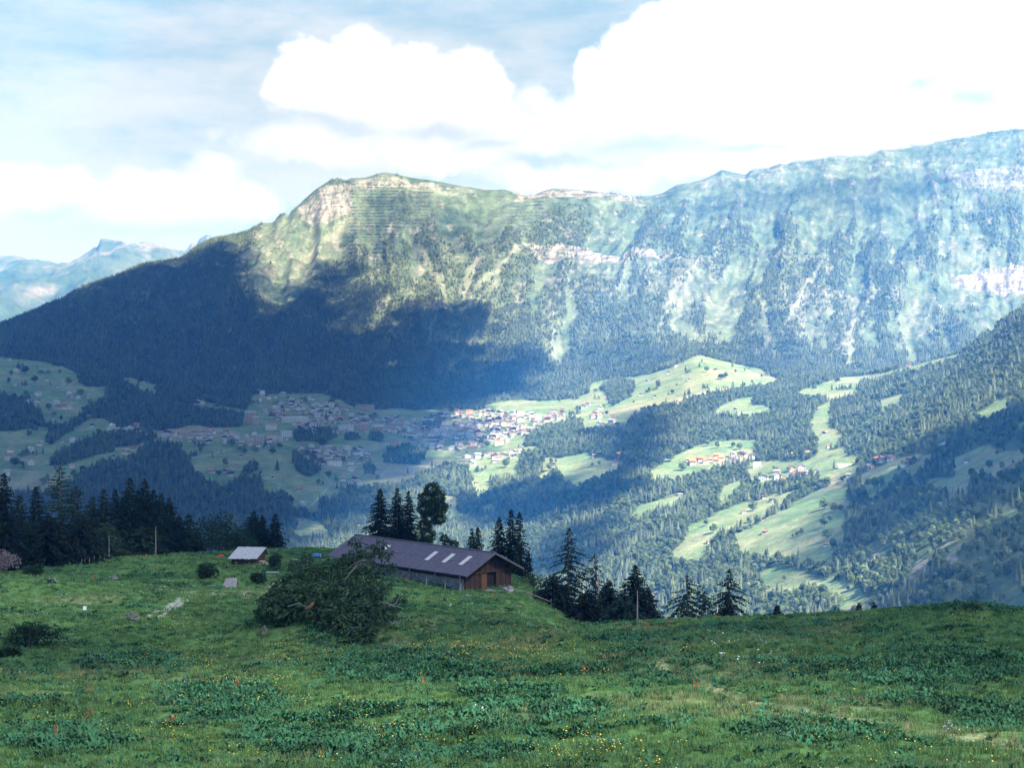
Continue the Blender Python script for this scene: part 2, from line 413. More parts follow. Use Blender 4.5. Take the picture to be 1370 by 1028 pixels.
def bpoly(px, py, poly):
    xs = [p[0] for p in poly]; ys = [p[1] for p in poly]
    m = (px > min(xs)) & (px < max(xs)) & (py > min(ys)) & (py < max(ys))
    r = np.zeros(px.shape, bool)
    if m.any(): r[m] = inpoly(px[m], py[m], poly)
    return r

def cover(px, py, T, rb, x, y):
    """share of ground under trees, bare-rock share, scree share"""
    wx = px + 4.5 * gnoise(x / 55, y / 55, 61) + 2.2 * gnoise(x / 20, y / 20, 62); wy = py + 2.2 * gnoise(x / 60, y / 60, 63)
    valley = np.ones(px.shape)
    for p in CLEAR: valley[bpoly(wx, wy, p)] = 0
    for p in WOOD: valley[bpoly(wx, wy, p)] = 1
    valley = np.maximum(valley, .75 * (fbm(x / 60, y / 75, 3, 73) > .40))
    off = (px < -60) | (px > 1430)
    valley = np.where(off, (fbm(x / 500, y / 500, 3, 71) > -0.1) * 1.0, valley)
    # ridge face
    cols = np.array([np.interp(py, [a for a, b in t], [b for a, b in t]) for t in DTAB])
    ci = np.interp(px, DX, np.arange(len(DX))); c0 = np.clip(ci.astype(int), 0, len(DX) - 2); f = ci - c0
    idx = np.indices(px.shape)
    d = np.take_along_axis(cols, c0[None], 0)[0] * (1 - f) + np.take_along_axis(cols, c0[None] + 1, 0)[0] * f
    d = d * np.where((px > 680) & (d < .9), .70, 1.0)
    nz = np.clip(0.5 - 1.25 * (0.75 * (rb - .33) + 0.30 * fbm(x / 90, y / 150, 4, 81)), 0, 1)
    mt = ss(-0.10, 0.10, d - nz * 0.98 + 0.02 * (d > 0.97) + 0.5 * (d > 0.96))
    left = px < 500
    strip = bpoly(wx, wy, STRIP)
    lf = np.where(strip, 0.05 * (py > 340) + (fbm(x / 60, y / 60, 2, 83) > 0.42) * 0.5, 1.0) * (py > 300 - 0.05 * px)
    lf = np.where((px > 395) & (py < 330) & ~strip, 0.0, lf)
    w = ss(440, 520, px)
    mt = np.where(px < 440, lf, np.where(px > 520, mt, np.where(strip, lf, np.maximum(mt, (1 - w) * lf * (py > 345)))))
    sc = np.zeros(px.shape)
    for pts, wd in SCREE:
        xs = [p[0] for p in pts]; ys = [p[1] for p in pts]
        m = (px > min(xs) - 12) & (px < max(xs) + 12) & (py > min(ys) - 12) & (py < max(ys) + 12) & (T > 6.5)
        if m.any(): sc[m] = np.maximum(sc[m], 1 - ss(wd * 0.5, wd * 1.1, linedist(wx[m] + 4 * gnoise(x[m] / 60, y[m] / 60, 68), wy[m], pts)) * (.55 + .45 * ss(-.3, .3, fbm(x[m] / 50, y[m] / 90, 2, 69))))
    ro = np.zeros(px.shape)
    for p, s in ROCKS:
        q = bpoly(wx + 6 * gnoise(x / 130, y / 130, 65), wy + 4 * gnoise(x / 120, y / 120, 66), p)
        ro[q] = np.maximum(ro[q], s)
    face = ss(7.3, 8.2, T)
    ro = np.maximum(ro * ss(-.10, .10, .7 * fbm(x / 20, y / 60, 5, 91, .6) + .5 * rb - .35 + (ro - .5) * .9), face * 0.6 * ss(0.2, 0.36, fbm(x / 60, y / 110, 5, 92, .6) + .12 * rb - 0.06 * (py < 300)))
    for nm in ('x',):
        mt = mt * (1 - .85 * sc) * (1 - 0.55 * np.clip(ro, 0, 1))
    fo = np.where(T < 6.95, valley, mt)
    fo = fo * (T < 10)
    return fo, np.clip(ro, 0, 1) * (T > 2), sc

RB = ribn
fo, ro, sc = cover(PX0, PY0, GT, RB, GX, GY)
# ground colours (true surface colours, no light or shade)
n1 = fbm(GX / 160, GY / 160, 4, 101); n2 = fbm(GX / 40, GY / 40, 3, 102); n3 = fbm(GX / 420 + 3, GY / 420, 2, 103)
def mix(a, b, t): return a + (b - a) * t[..., None]
C = lambda *c: np.array(c, float)
grass = mix(C(.125, .205, .095) + 0 * GX[..., None], C(.25, .265, .15), np.clip(.42 + 1.1 * n1 + .45 * n2, 0, 1))
grass = mix(grass, C(.29, .255, .175), .65 * ss(.12, .4, n3 + .3 * n2))
alp = mix(C(.070, .112, .074) + 0 * GX[..., None], C(.150, .192, .128), np.clip(.5 + 1.3 * n1 + .5 * n2, 0, 1))
col = mix(grass, alp, ss(7, 7.8, GT))
rockc = mix(C(.08, .075, .074) + 0 * GX[..., None], C(.33, .30, .275), np.clip(.55 + 1.3 * fbm(sg / 13, GZ / 30, 3, 111) + .9 * fbm(GX / 90, GZ / 7, 3, 112), 0, 1))
alpd = np.clip(.5 + 1.6 * fbm(sg / 16, GY / 70, 3, 115), 0, 1); col = mix(col, col * .62, (1 - alpd) * ss(7, 7.8, GT))
col = mix(col, rockc, ro)
col = mix(col, mix(C(.18, .20, .14) + 0 * GX[..., None], C(.25, .24, .205), np.clip(.5 + n2, 0, 1)), sc * .6)
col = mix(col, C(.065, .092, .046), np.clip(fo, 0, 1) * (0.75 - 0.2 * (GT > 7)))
ROADS = [([(313,599),(254,614)],1.0),([(427,630),(445,645)],.8),([(445,645),(420,672),(396,690)],1.1),([(1055,679),(992,713)],.8),([(862,551),(935,528),(985,521)],1.4),([(1133,645),(1160,634),(1215,620)],1.0),([(1000,640),(1060,648),(1100,645)],.8),([(95,515),(80,509)],.9),
 ([(1290,481),(1220,498),(1160,510),(1120,512)],1.0),([(345,588),(420,580)],1.4),([(600,602),(640,612),(700,600)],.8)]
for pts, wd in ROADS:
    xs = [p[0] for p in pts]; ys = [p[1] for p in pts]
    m = (PX0 > min(xs) - 6) & (PX0 < max(xs) + 6) & (PY0 > min(ys) - 6) & (PY0 < max(ys) + 6) & (GT > 2) & (GT < 7.2)
    if m.any():
        w = 1 - ss(wd * .6, wd * 1.2, linedist(PX0[m], PY0[m], pts))
        col[m] = mix(col[m], C(.34, .32, .28), w * .8)
col = np.clip(col, 0.01, 0.8)

nr, nc = GX.shape
ii = np.arange(nr * nc).reshape(nr, nc)
quads = np.stack([ii[:-1, :-1], ii[:-1, 1:], ii[1:, 1:], ii[1:, :-1]], -1).reshape(-1, 4)
me = mesh_np('valley_terrain', np.stack([GX, GY, GZ], -1).reshape(-1, 3), quads, smooth=True)
color_attr(me, col.reshape(-1, 3))
MT = terrain_mat('alpine_ground', 0.02, 0.11, 0.28, 0.5, 3.0)
o = link('terrain', me, MT)
tag(o, 'valley floor rising through meadows and forest to a long rocky alpine ridge', 'mountainside', kind='structure')

# far range to the left
fa = np.linspace(-0.42, -0.08, 420)
FCREST = [(-330,350,19000),(-120,340,19000),(0,345,19000),(30,349,19000),(50,352,19000),(68,361,19000),(78,360,19000),(100,352,19500),(118,345,19500),(130,340,19500),(134,324,19500),(140,323,19500),(150,326,19500),(162,326,19500),(172,334,19500),(180,330,19500),(195,326,19500),(208,330,19500),(222,336,19500),(240,347,19500),(250,340,20500),(256,330,20500),(262,333,20500),(268,323,20500),(277,316,20500),(284,320,20500),(292,324,20500),(310,345,20500),(500,420,20500)]
FB = [(-330,470,12500),(0,470,12500),(500,470,12500)]
FM = [(-330,392,16000),(0,385,16000),(60,392,16000),(110,378,16300),(150,352,17200),(230,370,17000),(290,360,18000),(500,440,18000)]
fl = [resample(FB, fa, 0), resample(FM, fa, 12), resample(FCREST, fa, 0)]
fl.append((fl[-1][0] + 3000, fl[-1][1] - 900))
fy = []; fz = []; ft = []
for k, n in enumerate((40, 110, 8)):
    for j in range(n + (k == 2)):
        t = j / n; fy.append(fl[k][0] * (1 - t) + fl[k + 1][0] * t); fz.append(fl[k][1] * (1 - t) + fl[k + 1][1] * t); ft.append(k + t)
fy = np.array(fy); fz = np.array(fz); ft = np.array(ft)[:, None] + 0 * fy; fx = fa[None] * fy
rb = 1 - 2 * np.abs(gnoise(fx / 900 + fz / 1500, fy / 2600, 131)); rb2 = fbm(fx / 300, fy / 500, 4, 132)
fe = np.interp(ft, [0, .5, 1.5, 1.9, 2, 3], [.2, 1, 1, .45, .10, .5])
fz = fz + fe * (150 * rb + 110 * rb2)
fpx, fpy = proj(fx, fy, fz)
fc = mix(C(.05, .075, .055) + 0 * fx[..., None], C(.10, .12, .09), np.clip(.5 + 1.4 * rb2, 0, 1))
fc = mix(fc, C(.17, .165, .17), ss(-.05, .3, fbm(fx / 260, fz / 160, 4, 133) + .25 * (ft - 1.2)))
fc = mix(fc, C(.05, .075, .04), ss(.0, .4, fbm(fx / 700, fy / 900, 3, 134) + 1.1 - ft) * .9)
nr2, nc2 = fx.shape
ii = np.arange(nr2 * nc2).reshape(nr2, nc2)
quads = np.stack([ii[:-1, :-1], ii[:-1, 1:], ii[1:, 1:], ii[1:, :-1]], -1).reshape(-1, 4)
me = mesh_np('far_mountains', np.stack([fx, fy, fz], -1).reshape(-1, 3), quads, smooth=True)
color_attr(me, fc.reshape(-1, 3))
o = link('far_mountains', me, terrain_mat('far_rock', 0.006, 0.03, 0.3, 0.4, 8.0))
tag(o, 'pale jagged mountain range far behind the wooded left shoulder of the ridge', 'mountains', kind='structure')

# ------------------------------------------------------------------ small-tree shapes for woods seen across the valley (1 unit = 1 metre)
def proto_obj(name, me, mats):
    o = bpy.data.objects.new(name, me)           # source shape only: lives in the file, stands nowhere by itself
    for m in mats: me.materials.append(m)
    return o

def star_conifer(seed, h=18.0, r=3.2, tiers=9):
    r_ = random.Random(seed); V = []; Fc = []
    n = 9
    for k in range(tiers):
        f = k / (tiers - 1)
        z1 = h * (0.07 + 0.80 * f ** 0.95); z0 = min(h, z1 + h * 0.20 * (1 - .4 * f))
        rad = r * ((1 - f) ** 0.85 * 0.93 + 0.07) * r_.uniform(.85, 1.12)
        b = len(V); V.append((r_.uniform(-.1, .1), r_.uniform(-.1, .1), z0))
        ph = r_.uniform(0, 7)
        for j in range(2 * n):
            a = ph + math.pi * j / n
            q = rad * (1.0 if j % 2 == 0 else 0.52) * r_.uniform(.75, 1.2)
            V.append((q * math.cos(a), q * math.sin(a), z1 + (0 if j % 2 == 0 else h * .035) + r_.uniform(-.2, .2)))
        for j in range(2 * n): Fc.append((b, b + 1 + j, b + 1 + (j + 1) % (2 * n)))
    b = len(V)
    for j in range(4):
        a = math.pi * j / 2; V.append((.22 * math.cos(a), .22 * math.sin(a), -1.5))
    V.append((0, 0, h * .5))
    for j in range(4): Fc.append((b + j, b + (j + 1) % 4, b + 4))
    return mesh_np('far_conifer', V, np.array(Fc))

def leafy_round(seed, h=13.0, r=4.6, n=520):
    """crown of leaf clumps gathered on several lobes round a forked stem"""
    r_ = random.Random(seed); V = []; Fc = []
    lobes = []
    for k in range(9):
        a = r_.uniform(0, 6.28); q = r * r_.uniform(.25, .62)
        lobes.append((q * math.cos(a), q * math.sin(a), h * r_.uniform(.38, .8), r * r_.uniform(.38, .6)))
    lobes.append((0, 0, h * .78, r * .5)); lobes.append((0, 0, h * .5, r * .62))
    for k in range(n):
        lx, ly, lz, lr = lobes[k % len(lobes)]
        d = Vector((r_.gauss(0, 1), r_.gauss(0, 1), r_.gauss(0, 1) + .15)).normalized()
        c = Vector((lx, ly, lz)) + d * lr * r_.uniform(.7, 1.05)
        t = d.orthogonal().normalized(); t.rotate(Matrix.Rotation(r_.uniform(0, 6.28), 3, d))
        d2 = (d + Vector((r_.gauss(0, .5), r_.gauss(0, .5), r_.gauss(0, .5)))).normalized()
        s = d2.cross(t).normalized(); t = s.cross(d2)
        w = r * r_.uniform(.10, .19)
        b = len(V)
        for q in ((t * w), (s * w * .8), (-t * w), (-s * w * .8)): V.append(tuple(c + q + d * r_.uniform(-.1, .1)))
        Fc.append((b, b + 1, b + 2)); Fc.append((b, b + 2, b + 3))
    b = len(V)
    for j in range(5):
        a = 6.283 * j / 5; V.append((.35 * math.cos(a), .35 * math.sin(a), -1.2))
    V.append((0, 0, h * .7))
    for j in range(5): Fc.append((b + j, b + (j + 1) % 5, b + 5))
    return mesh_np('far_broadleaf', V, np.array(Fc))

M_CON = leaf_mat('spruce_needles_far', (.082, .112, .070), .58, (.022, .018, .004), .1, .012)
M_BRO = leaf_mat('broadleaf_far', (.115, .165, .085), .55, (.025, .018, 0), .2, .015)
CON = [proto_obj('far_conifer', star_conifer(s, random.Random(s).uniform(13.5, 18), random.Random(s).uniform(3.0, 4.3)), [M_CON]) for s in range(4)]
BRO = [proto_obj('far_broadleaf', leafy_round(s + 40), [M_BRO]) for s in range(3)]

def scatter(name, pts, scale, protos, label, cat=None, rz=None, tilt=None):
    """one object whose points carry small instanced copies of the given shapes"""
    me = bpy.data.meshes.new(name)
    me.vertices.add(len(pts)); me.vertices.foreach_set('co', np.asarray(pts, np.float32).ravel())
    a = me.attributes.new('size', 'FLOAT', 'POINT'); a.data.foreach_set('value', np.asarray(scale, np.float32))
    a = me.attributes.new('turn', 'FLOAT_VECTOR', 'POINT')
    rv = np.zeros((len(pts), 3), np.float32); rv[:, 2] = rng.uniform(0, 6.283, len(pts))
    if tilt: rv[:, :2] = rng.normal(0, tilt, (len(pts), 2))
    a.data.foreach_set('vector', rv.ravel())
    a = me.attributes.new('which', 'INT', 'POINT'); a.data.foreach_set('value', rng.integers(0, len(protos), len(pts)).astype(np.int32))
    o = link(name, me)
    tag(o, label, cat or name.replace('_', ' '), kind='stuff')
    g = bpy.data.node_groups.new(name, 'GeometryNodeTree')
    g.interface.new_socket('Geometry', in_out='INPUT', socket_type='NodeSocketGeometry')
    g.interface.new_socket('Geometry', in_out='OUTPUT', socket_type='NodeSocketGeometry')
    gi = N(g, 'NodeGroupInput'); go = N(g, 'NodeGroupOutput')
    ip = N(g, 'GeometryNodeInstanceOnPoints')
    jn = N(g, 'GeometryNodeJoinGeometry')
    for p in reversed(protos):
        oi = N(g, 'GeometryNodeObjectInfo'); oi.inputs['Object'].default_value = p; oi.inputs['As Instance'].default_value = True
        g.links.new(oi.outputs['Geometry'], jn.inputs['Geometry'])
    def attr(nm, ty):
        n = N(g, 'GeometryNodeInputNamedAttribute', data_type=ty); n.inputs['Name'].default_value = nm
        return n.outputs['Attribute']
    g.links.new(gi.outputs['Geometry'], ip.inputs['Points'])
    g.links.new(jn.outputs['Geometry'], ip.inputs['Instance'])
    ip.inputs['Pick Instance'].default_value = True
    g.links.new(attr('which', 'INT'), ip.inputs['Instance Index'])
    g.links.new(attr('turn', 'FLOAT_VECTOR'), ip.inputs['Rotation'])
    g.links.new(attr('size', 'FLOAT'), ip.inputs['Scale'])
    g.links.new(ip.outputs['Instances'], go.inputs['Geometry'])
    md = o.modifiers.new('scatter', 'NODES'); md.node_group = g
    return o

# ------------------------------------------------------------------ woods: tree positions on the ground
X00, X10, X01 = GX[:-1, :-1], GX[:-1, 1:], GX[1:, :-1]
area = np.abs((GX[:-1, 1:] - GX[:-1, :-1]) * (GY[1:, :-1] - GY[:-1, :-1])) * np.sqrt(1 + ((GZ[1:, :-1] - GZ[:-1, :-1]) / np.maximum(GY[1:, :-1] - GY[:-1, :-1], 1e-3)) ** 2)
cpx = PX0[:-1, :-1]; cT = GT[:-1, :-1]
spacing2 = np.interp(cT, [1.6, 3, 5, 7, 8, 10], [38, 58, 66, 60, 56, 56])
dens = np.maximum(fo[:-1, :-1], np.maximum(fo[1:, 1:], 0)) / spacing2
dens = dens * ((cpx > -70) & (cpx < 1440)) * (cT > 1.7) * (cT < 10.0)
cnt = rng.poisson(dens * area)
ri, ci = np.nonzero(cnt); rep = cnt[ri, ci]
ri = np.repeat(ri, rep); ci = np.repeat(ci, rep)
fu = rng.random(len(ri)); fv = rng.random(len(ri))
def bil(G): return (G[ri, ci] * (1 - fu) + G[ri, ci + 1] * fu) * (1 - fv) + (G[ri + 1, ci] * (1 - fu) + G[ri + 1, ci + 1] * fu) * fv
tx, ty, tz, tT, tpx, tpy, trb = [bil(G) for G in (GX, GY, GZ, GT, PX0, PY0, RB)]
tf, tr_, ts_ = cover(tpx, tpy, tT, trb, tx, ty)
keep = rng.random(len(tx)) < tf * np.where(tT > 7.3, .85, 1)
tx, ty, tz, tT, tpx, tpy = [v[keep] for v in (tx, ty, tz, tT, tpx, tpy)]
bmix = fbm(tx / 130, ty / 130, 3, 151)
thr = np.interp(tT, [2, 4, 6, 7, 7.8, 9], [-.14, -.14, -.09, .02, .3, .5]) + .25 * ss(600, 300, tpx)
isb = (bmix + rng.normal(0, .10, len(tx))) > thr
size = np.interp(tT, [2, 6, 7.5, 9, 10], [1.1, .95, .9, .72, .5]) * np.clip(rng.normal(1.0, .24, len(tx)), .5, 1.65)
print('far trees', len(tx), 'broadleaf', isb.sum())
FT = np.stack([tx, ty, tz], 1)
# the hundred trees of the wood that show largest become single trees, the rest stays one wood each
brow_row = np.interp(tpx, [-300,0,130,200,260,420,520,560,700,760,850,1000,1130,1170,1220,1290,1370,1700], [640,640,645,640,700,735,650,640,690,720,760,800,826,818,811,810,820,850])
vis = (tpy < brow_row - 3) & (tpx > 0) & (tpx < 1370) & (tT < 3.4)
rank = np.where(vis, size / ty, -1)
near_i = np.argsort(-rank)[:100]
is_near = np.zeros(len(tx), bool); is_near[near_i] = True

def split_tree(me, cut_faces, name):
    """the last cut_faces faces are the stem: crown mesh and trunk mesh"""
    V = np.array([v.co[:] for v in me.vertices]); Fc = np.array([p.vertices[:] for p in me.polygons])
    cr, tk = Fc[:-cut_faces], Fc[-cut_faces:]
    def sub(f):
        u_, inv = np.unique(f, return_inverse=True)
        return V[u_], inv.reshape(f.shape)
    a, fa_ = sub(cr); b, fb_ = sub(tk)
    return mesh_np(name + '_crown', a, fa_), mesh_np(name + '_trunk', b, fb_)
M_BARKF = simple_mat('far_bark', (.10, .085, .07), .95, .3, 1.0)
def proto_tree(name, me, n, mat):
    c, t = split_tree(me, n, name)
    r_ = empty(name, (0, 0, -5000)); child('crown', c, mat, r_); child('trunk', t, M_BARKF, r_)
    return r_
PROTO = {}
for s in range(3): PROTO['spruce_tree', s] = ('spruce', star_conifer(s + 60, 18, 3.3, 12), 4)
for s in range(4): PROTO['broadleaf_tree', s] = ('broad', leafy_round(s + 70, 12, 4.8, 700), 5)
_first = {}
def far_tree(kind, s, x, y, z, sc, label, group, wide=1.0):
    k = (kind, s)
    if k not in _first:
        _, me, n = PROTO[k]
        o = proto_tree(kind, me, n, M_CON if kind == 'spruce_tree' else M_BRO); _first[k] = o
    else: o = dup(_first[k])
    o.location = (x, y, z - .3); o.scale = (sc * wide, sc * wide, sc); o.rotation_euler = (0, 0, random.uniform(0, 6.28))
    return tag(o, label, 'tree', group)
for i in near_i:
    px = tpx[i]
    if isb[i]: far_tree('broadleaf_tree', i % 4, tx[i], ty[i], tz[i], size[i] * .85, 'leafy tree among the nearest spruces of the slope above the right brow' if px > 850 else 'leafy tree among the nearest spruces showing above the left meadow brow', 'nearest trees of the valley woods')
    else: far_tree('spruce_tree', i % 3, tx[i], ty[i], tz[i], size[i], 'spruce among the nearest trees of the wooded slope above the right brow' if px > 850 else 'spruce among the nearest trees of the gorge wood above the left meadow brow', 'nearest trees of the valley woods')
c_ = ~isb & ~is_near; b_ = isb & ~is_near
scatter('conifer_forest', FT[c_], size[c_], CON, 'dark spruce forest covering the ridge foot and the slopes across the valley', 'forest')
scatter('broadleaf_forest', FT[b_], size[b_] * .85, BRO, 'lighter leafy woods mixed among the spruces across the valley', 'woods')

LONE = [
 ('on the bright steep field of the right slope', [(1103,682,14,16),(1117,685,14,13),(1125,685,9,10),(1103,706,14,16),(1111,699,9,10),(1107,724,14,18),(1114,736,11,17),(1117,745,8,14),(1108,651,15,14),(1116,628,6,13),(1097,655,8,9)]),
 ('on the field below the middle hamlet', [(955,714,12,14),(945,704,8,10),(1007,684,12,14),(975,680,9,13),(1014,701,12,13),(1028,693,10,13),(997,711,8,8),(990,712,7,6),(1004,707,8,8),(1043,684,5,5),(966,715,6,5),(1061,757,11,16),(1041,752,10,9),(1053,754,9,9),(1070,760,10,8)]),
 ('on the low bright field just above the brow', [(1049,778,6,9),(1028,788,6,5),(1120,776,10,9),(1095,770,12,10),(1083,766,10,9),(1108,772,10,9),(1127,772,10,10),(1135,790,7,7)]),
 ('on the pale round hill', [(945,498,8,9),(880,519,9,10),(965,508,11,8),(971,506,6,9),(931,476,4,6),(914,486,4,4),(984,499,4,5)]),
 ('by the orange roofed hamlet', [(990,602,10,10),(981,599,8,8),(913,630,13,12),(897,618,13,13),(960,600,8,10),(947,597,8,9),(1018,640,8,9),(1037,632,9,9)]),
 ('on the bright field right of the village', [(677,626,11,12),(657,649,7,13),(652,598,9,9),(690,612,7,6),(735,630,9,10),(745,643,16,14),(776,573,7,8),(812,556,6,7),(760,582,9,9),(783,602,10,10),(660,555,9,10),(677,558,6,7)]),
 ('on the shaded fields at the far left', [(47,513,10,11),(92,515,10,11),(12,513,5,8),(65,549,9,10),(73,557,9,7),(82,564,6,9),(120,543,6,9),(108,532,11,12),(24,498,8,10),(34,501,12,12),(15,503,6,8),(58,651,11,13),(98,639,9,12),(20,625,15,13),(132,581,6,6),(39,584,9,8),(35,530,7,8),(80,500,4,6),(180,478,4,5),(186,478,4,5),(200,480,6,6),(196,486,5,6),(72,622,12,13),(188,512,9,10),(111,630,8,7),(28,612,10,6)]),
 ('on the dim meadow below the left of the village', [(311,598,10,12),(321,605,8,9),(328,608,8,10),(341,609,10,14),(364,608,10,9),(371,630,9,16),(374,601,8,9),(302,625,11,13),(293,637,10,8),(355,597,5,10),(269,606,8,9),(332,632,12,12),(342,627,11,10),(426,649,7,9),(432,649,4,7),(440,640,9,10),(395,606,6,5)]),
 ('on the shaded fields of the right hillside', [(1323,628,10,13),(1334,610,6,9),(1348,640,14,13),(1337,642,9,12),(1170,655,16,17),(1178,652,12,16),(1160,652,10,12),(1190,660,8,18),(1137,666,13,24),(1250,640,9,9)]),
]
ordinal = random.Random(3)
sizes_w = lambda w, h: ('broad' if w > h * 1.15 else 'tall slender' if h > w * 1.5 else 'low round' if h < 8 else 'large round' if w > 11 else 'round')
for place, L in LONE:
    for px, py, w, h in L:
        x, y, z = pick(px, py); k = y / F * 1.08
        con = h > w * 1.6
        H, W = h * k, w * k
        if con: far_tree('spruce_tree', ordinal.randrange(3), x, y, z, H / 18, 'slim spruce alone ' + place, 'single trees ' + place, (W / 2 / 3.3) / (H / 18))
        else: far_tree('broadleaf_tree', ordinal.randrange(4), x, y, z, H / 13, sizes_w(w, h) + ' leafy tree alone ' + place, 'single trees ' + place, (W / 2 / 5.2) / (H / 13))
# ------------------------------------------------------------------ the near meadow
MN0 = [(-800, 640, 4.0), (2200, 640, 4.0)]
def m_flat(Y, z): return (np.full_like(MA, Y), np.full_like(MA, z))
MA = np.concatenate([np.linspace(-0.95, -0.325, 60)[:-1], np.linspace(-0.325, 0.325, 760), np.linspace(0.325, 0.95, 60)[1:]])
MN1 = [(-300,1028,86),(0,1028,84),(685,1028,80),(1370,1028,78),(1700,1028,78)]
MN2 = [(-300,930,124),(0,930,122),(400,930,118),(685,930,112),(1000,930,112),(1370,930,109),(1700,930,108)]
MN3 = [(-300,862,178),(0,860,178),(400,860,180),(600,860,174),(720,868,164),(900,864,158),(1000,860,163),(1370,860,156),(1700,862,155)]
MN3B = [(-300,808,222),(0,800,228),(150,794,240),(300,789,255),(450,789,262),(560,790,268),(622,792,275),(690,796,272),(740,832,240),(765,850,222),(850,850,210),(1000,843,206),(1170,838,197),(1290,832,190),(1370,838,190),(1700,856,190)]
MN4 = [(-300,800,260),(0,770,290),(60,762,302),(100,757,312),(130,752,320),(200,745,335),(260,742,342),(330,738,350),(420,735,360),(480,738,362),(560,746,362),(640,762,352),(690,774,336),(720,790,318),(760,834,286),(800,838,270),(870,834,255),(1000,830,248),(1130,828,243),(1170,820,236),(1220,813,228),(1290,812,222),(1340,817,222),(1370,822,224),(1700,850,225)]
ml = [m_flat(4.0, -2.6), m_flat(34.0, -9.6)] + [resample(l, MA, s) for l, s in ((MN1, 20), (MN2, 20), (MN3, 16), (MN3B, 12), (MN4, 8))]
By, Bz = ml[-1]
ml += [(By + 45, Bz - 17), (By + 125, Bz - 66), (By + 290, Bz - 190)]
MY = np.array([l[0] for l in ml]); MZ = np.array([l[1] for l in ml])
mdY = np.diff(MY, axis=0); msl = np.diff(MZ, axis=0) / mdY
MM = np.zeros_like(MY); MM[0] = msl[0]; MM[-1] = msl[-1]
for k in range(1, len(MY) - 1):
    MM[k] = np.where(msl[k - 1] * msl[k] > 0, 2 * msl[k - 1] * msl[k] / (msl[k - 1] + msl[k] + 1e-12), 0)
my = []; mz = []; mt_ = []
MNR = [8, 20, 90, 90, 74, 80, 24, 16, 8]
for k, n in enumerate(MNR):
    for j in range(n + (k == len(MNR) - 1)):
        t = j / n
        h00 = 2 * t ** 3 - 3 * t ** 2 + 1; h10 = t ** 3 - 2 * t ** 2 + t; h01 = -2 * t ** 3 + 3 * t ** 2; h11 = t ** 3 - t ** 2
        my.append(MY[k] + t * mdY[k]); mz.append(h00 * MZ[k] + h10 * mdY[k] * MM[k] + h01 * MZ[k + 1] + h11 * mdY[k] * MM[k + 1]); mt_.append(k + t)
MGY = np.array(my); MGZ = np.array(mz); MGT = np.array(mt_)[:, None] + 0 * MGY
MGX = MA[None] * MGY
MPX, MPY = proj(MGX, MGY, MGZ)
w_ = ss(1.5, 2.0, MGT) * (1 - .6 * ss(5.6, 6.2, MGT))
MGZ = MGZ + w_ * (1.25 * fbm(MGX / 19, MGY / 12, 3, 201) + .22 * fbm(MGX / 4, MGY / 3, 2, 203))
# the knoll under the fallen spruce
KX, KY, KZ = P(432, 846, 180)
kd = np.hypot((MGX - KX) / 8.5, (MGY - KY - 3) / 9.0)
MGZ = MGZ + 2.6 * np.exp(-kd ** 2 * 1.1)
# low turf humps, (column, row, distance, half width m, height m)
for hx, hy, hY, hw, hh in ((170,838,195,3.2,1.3),(1290,826,196,11,.9),(560,885,150,8,.6),(860,905,135,8,.6),(1250,905,130,10,.7),(60,790,245,9,.8),(330,850,185,7,.5),(700,818,240,10,.8)):
    x0, y0, _ = P(hx, hy, hY)
    MGZ = MGZ + hh * np.exp(-(((MGX - x0) / hw) ** 2 + ((MGY - y0) / (hw * .7)) ** 2))

def meadow_z(x, y):
    ci = np.interp(x / y, MA, np.arange(len(MA))); c0 = int(min(ci, len(MA) - 2)); f = ci - c0
    za_ = np.interp(y, MGY[:, c0], MGZ[:, c0]); zb_ = np.interp(y, MGY[:, c0 + 1], MGZ[:, c0 + 1])
    return float(za_ * (1 - f) + zb_ * f)

def on_meadow(px, Y):
    """point on the meadow below image column px, Y metres away"""
    x = (px - 685.0) / F * Y * CP
    return x, Y, meadow_z(x, Y)

def pick_meadow(px, py):
    dx, dy, _ = ray(px, py)
    ci = np.interp(dx / dy, MA, np.arange(len(MA))); c0 = int(round(float(ci)))
    _, pv = proj(MGX[:, c0], MGY[:, c0], MGZ[:, c0])
    pv = pv.copy(); pv[:20] = 1e9
    i = int(np.argmax(pv <= py))
    if i == 0: i = int(np.argmin(pv))
    return float(MGX[i, c0]), float(MGY[i, c0]), float(MGZ[i, c0])

HERB = [(880,897,80,15),(560,902,120,22),(700,950,110,24),(1250,900,150,30),(430,992,130,22),(1290,822,80,10),(850,862,70,9),(300,940,90,22),(90,1000,90,26),(620,1010,110,18),(1100,985,120,16),(1050,900,70,12),(180,890,80,14),(970,845,70,8),(1330,960,80,22),(460,860,60,14)]
DRY = [([(905,908),(1000,938),(1100,962),(1230,985),(1400,1010)],8),([(500,862),(600,872),(700,866),(760,850)],9),([(0,905),(200,900)],6),([(850,845),(1000,846),(1150,843)],5),([(160,800),(60,806)],5),([(700,905),(640,890)],5)]
def meadow_kind(px, py, x, y):
    h = np.zeros(px.shape)
    for cx, cy, rx, ry in HERB: h = np.maximum(h, 1.25 - np.hypot((px - cx) / rx, (py - cy) / ry))
    h = ss(.1, .55, h + .55 * fbm(x / 9, y / 5, 3, 221) + .12 * gnoise(x / 40, y / 14, 222))
    h = np.maximum(h, ss(.2, .36, fbm(x / 22, y / 9, 3, 223)) * .9)
    d = np.zeros(px.shape)
    for pts, w in DRY:
        d = np.maximum(d, 1 - ss(w * .3, w * 1.3, linedist(px + 6 * gnoise(x / 8, y / 8, 224), py, pts)))
    d = np.maximum(d, .8 * ss(.12, .42, fbm(x / 26 + 4, y / 12, 3, 225)))
    return h * (1 - .7 * d), d
mh_, md_ = meadow_kind(MPX, MPY, MGX, MGY)
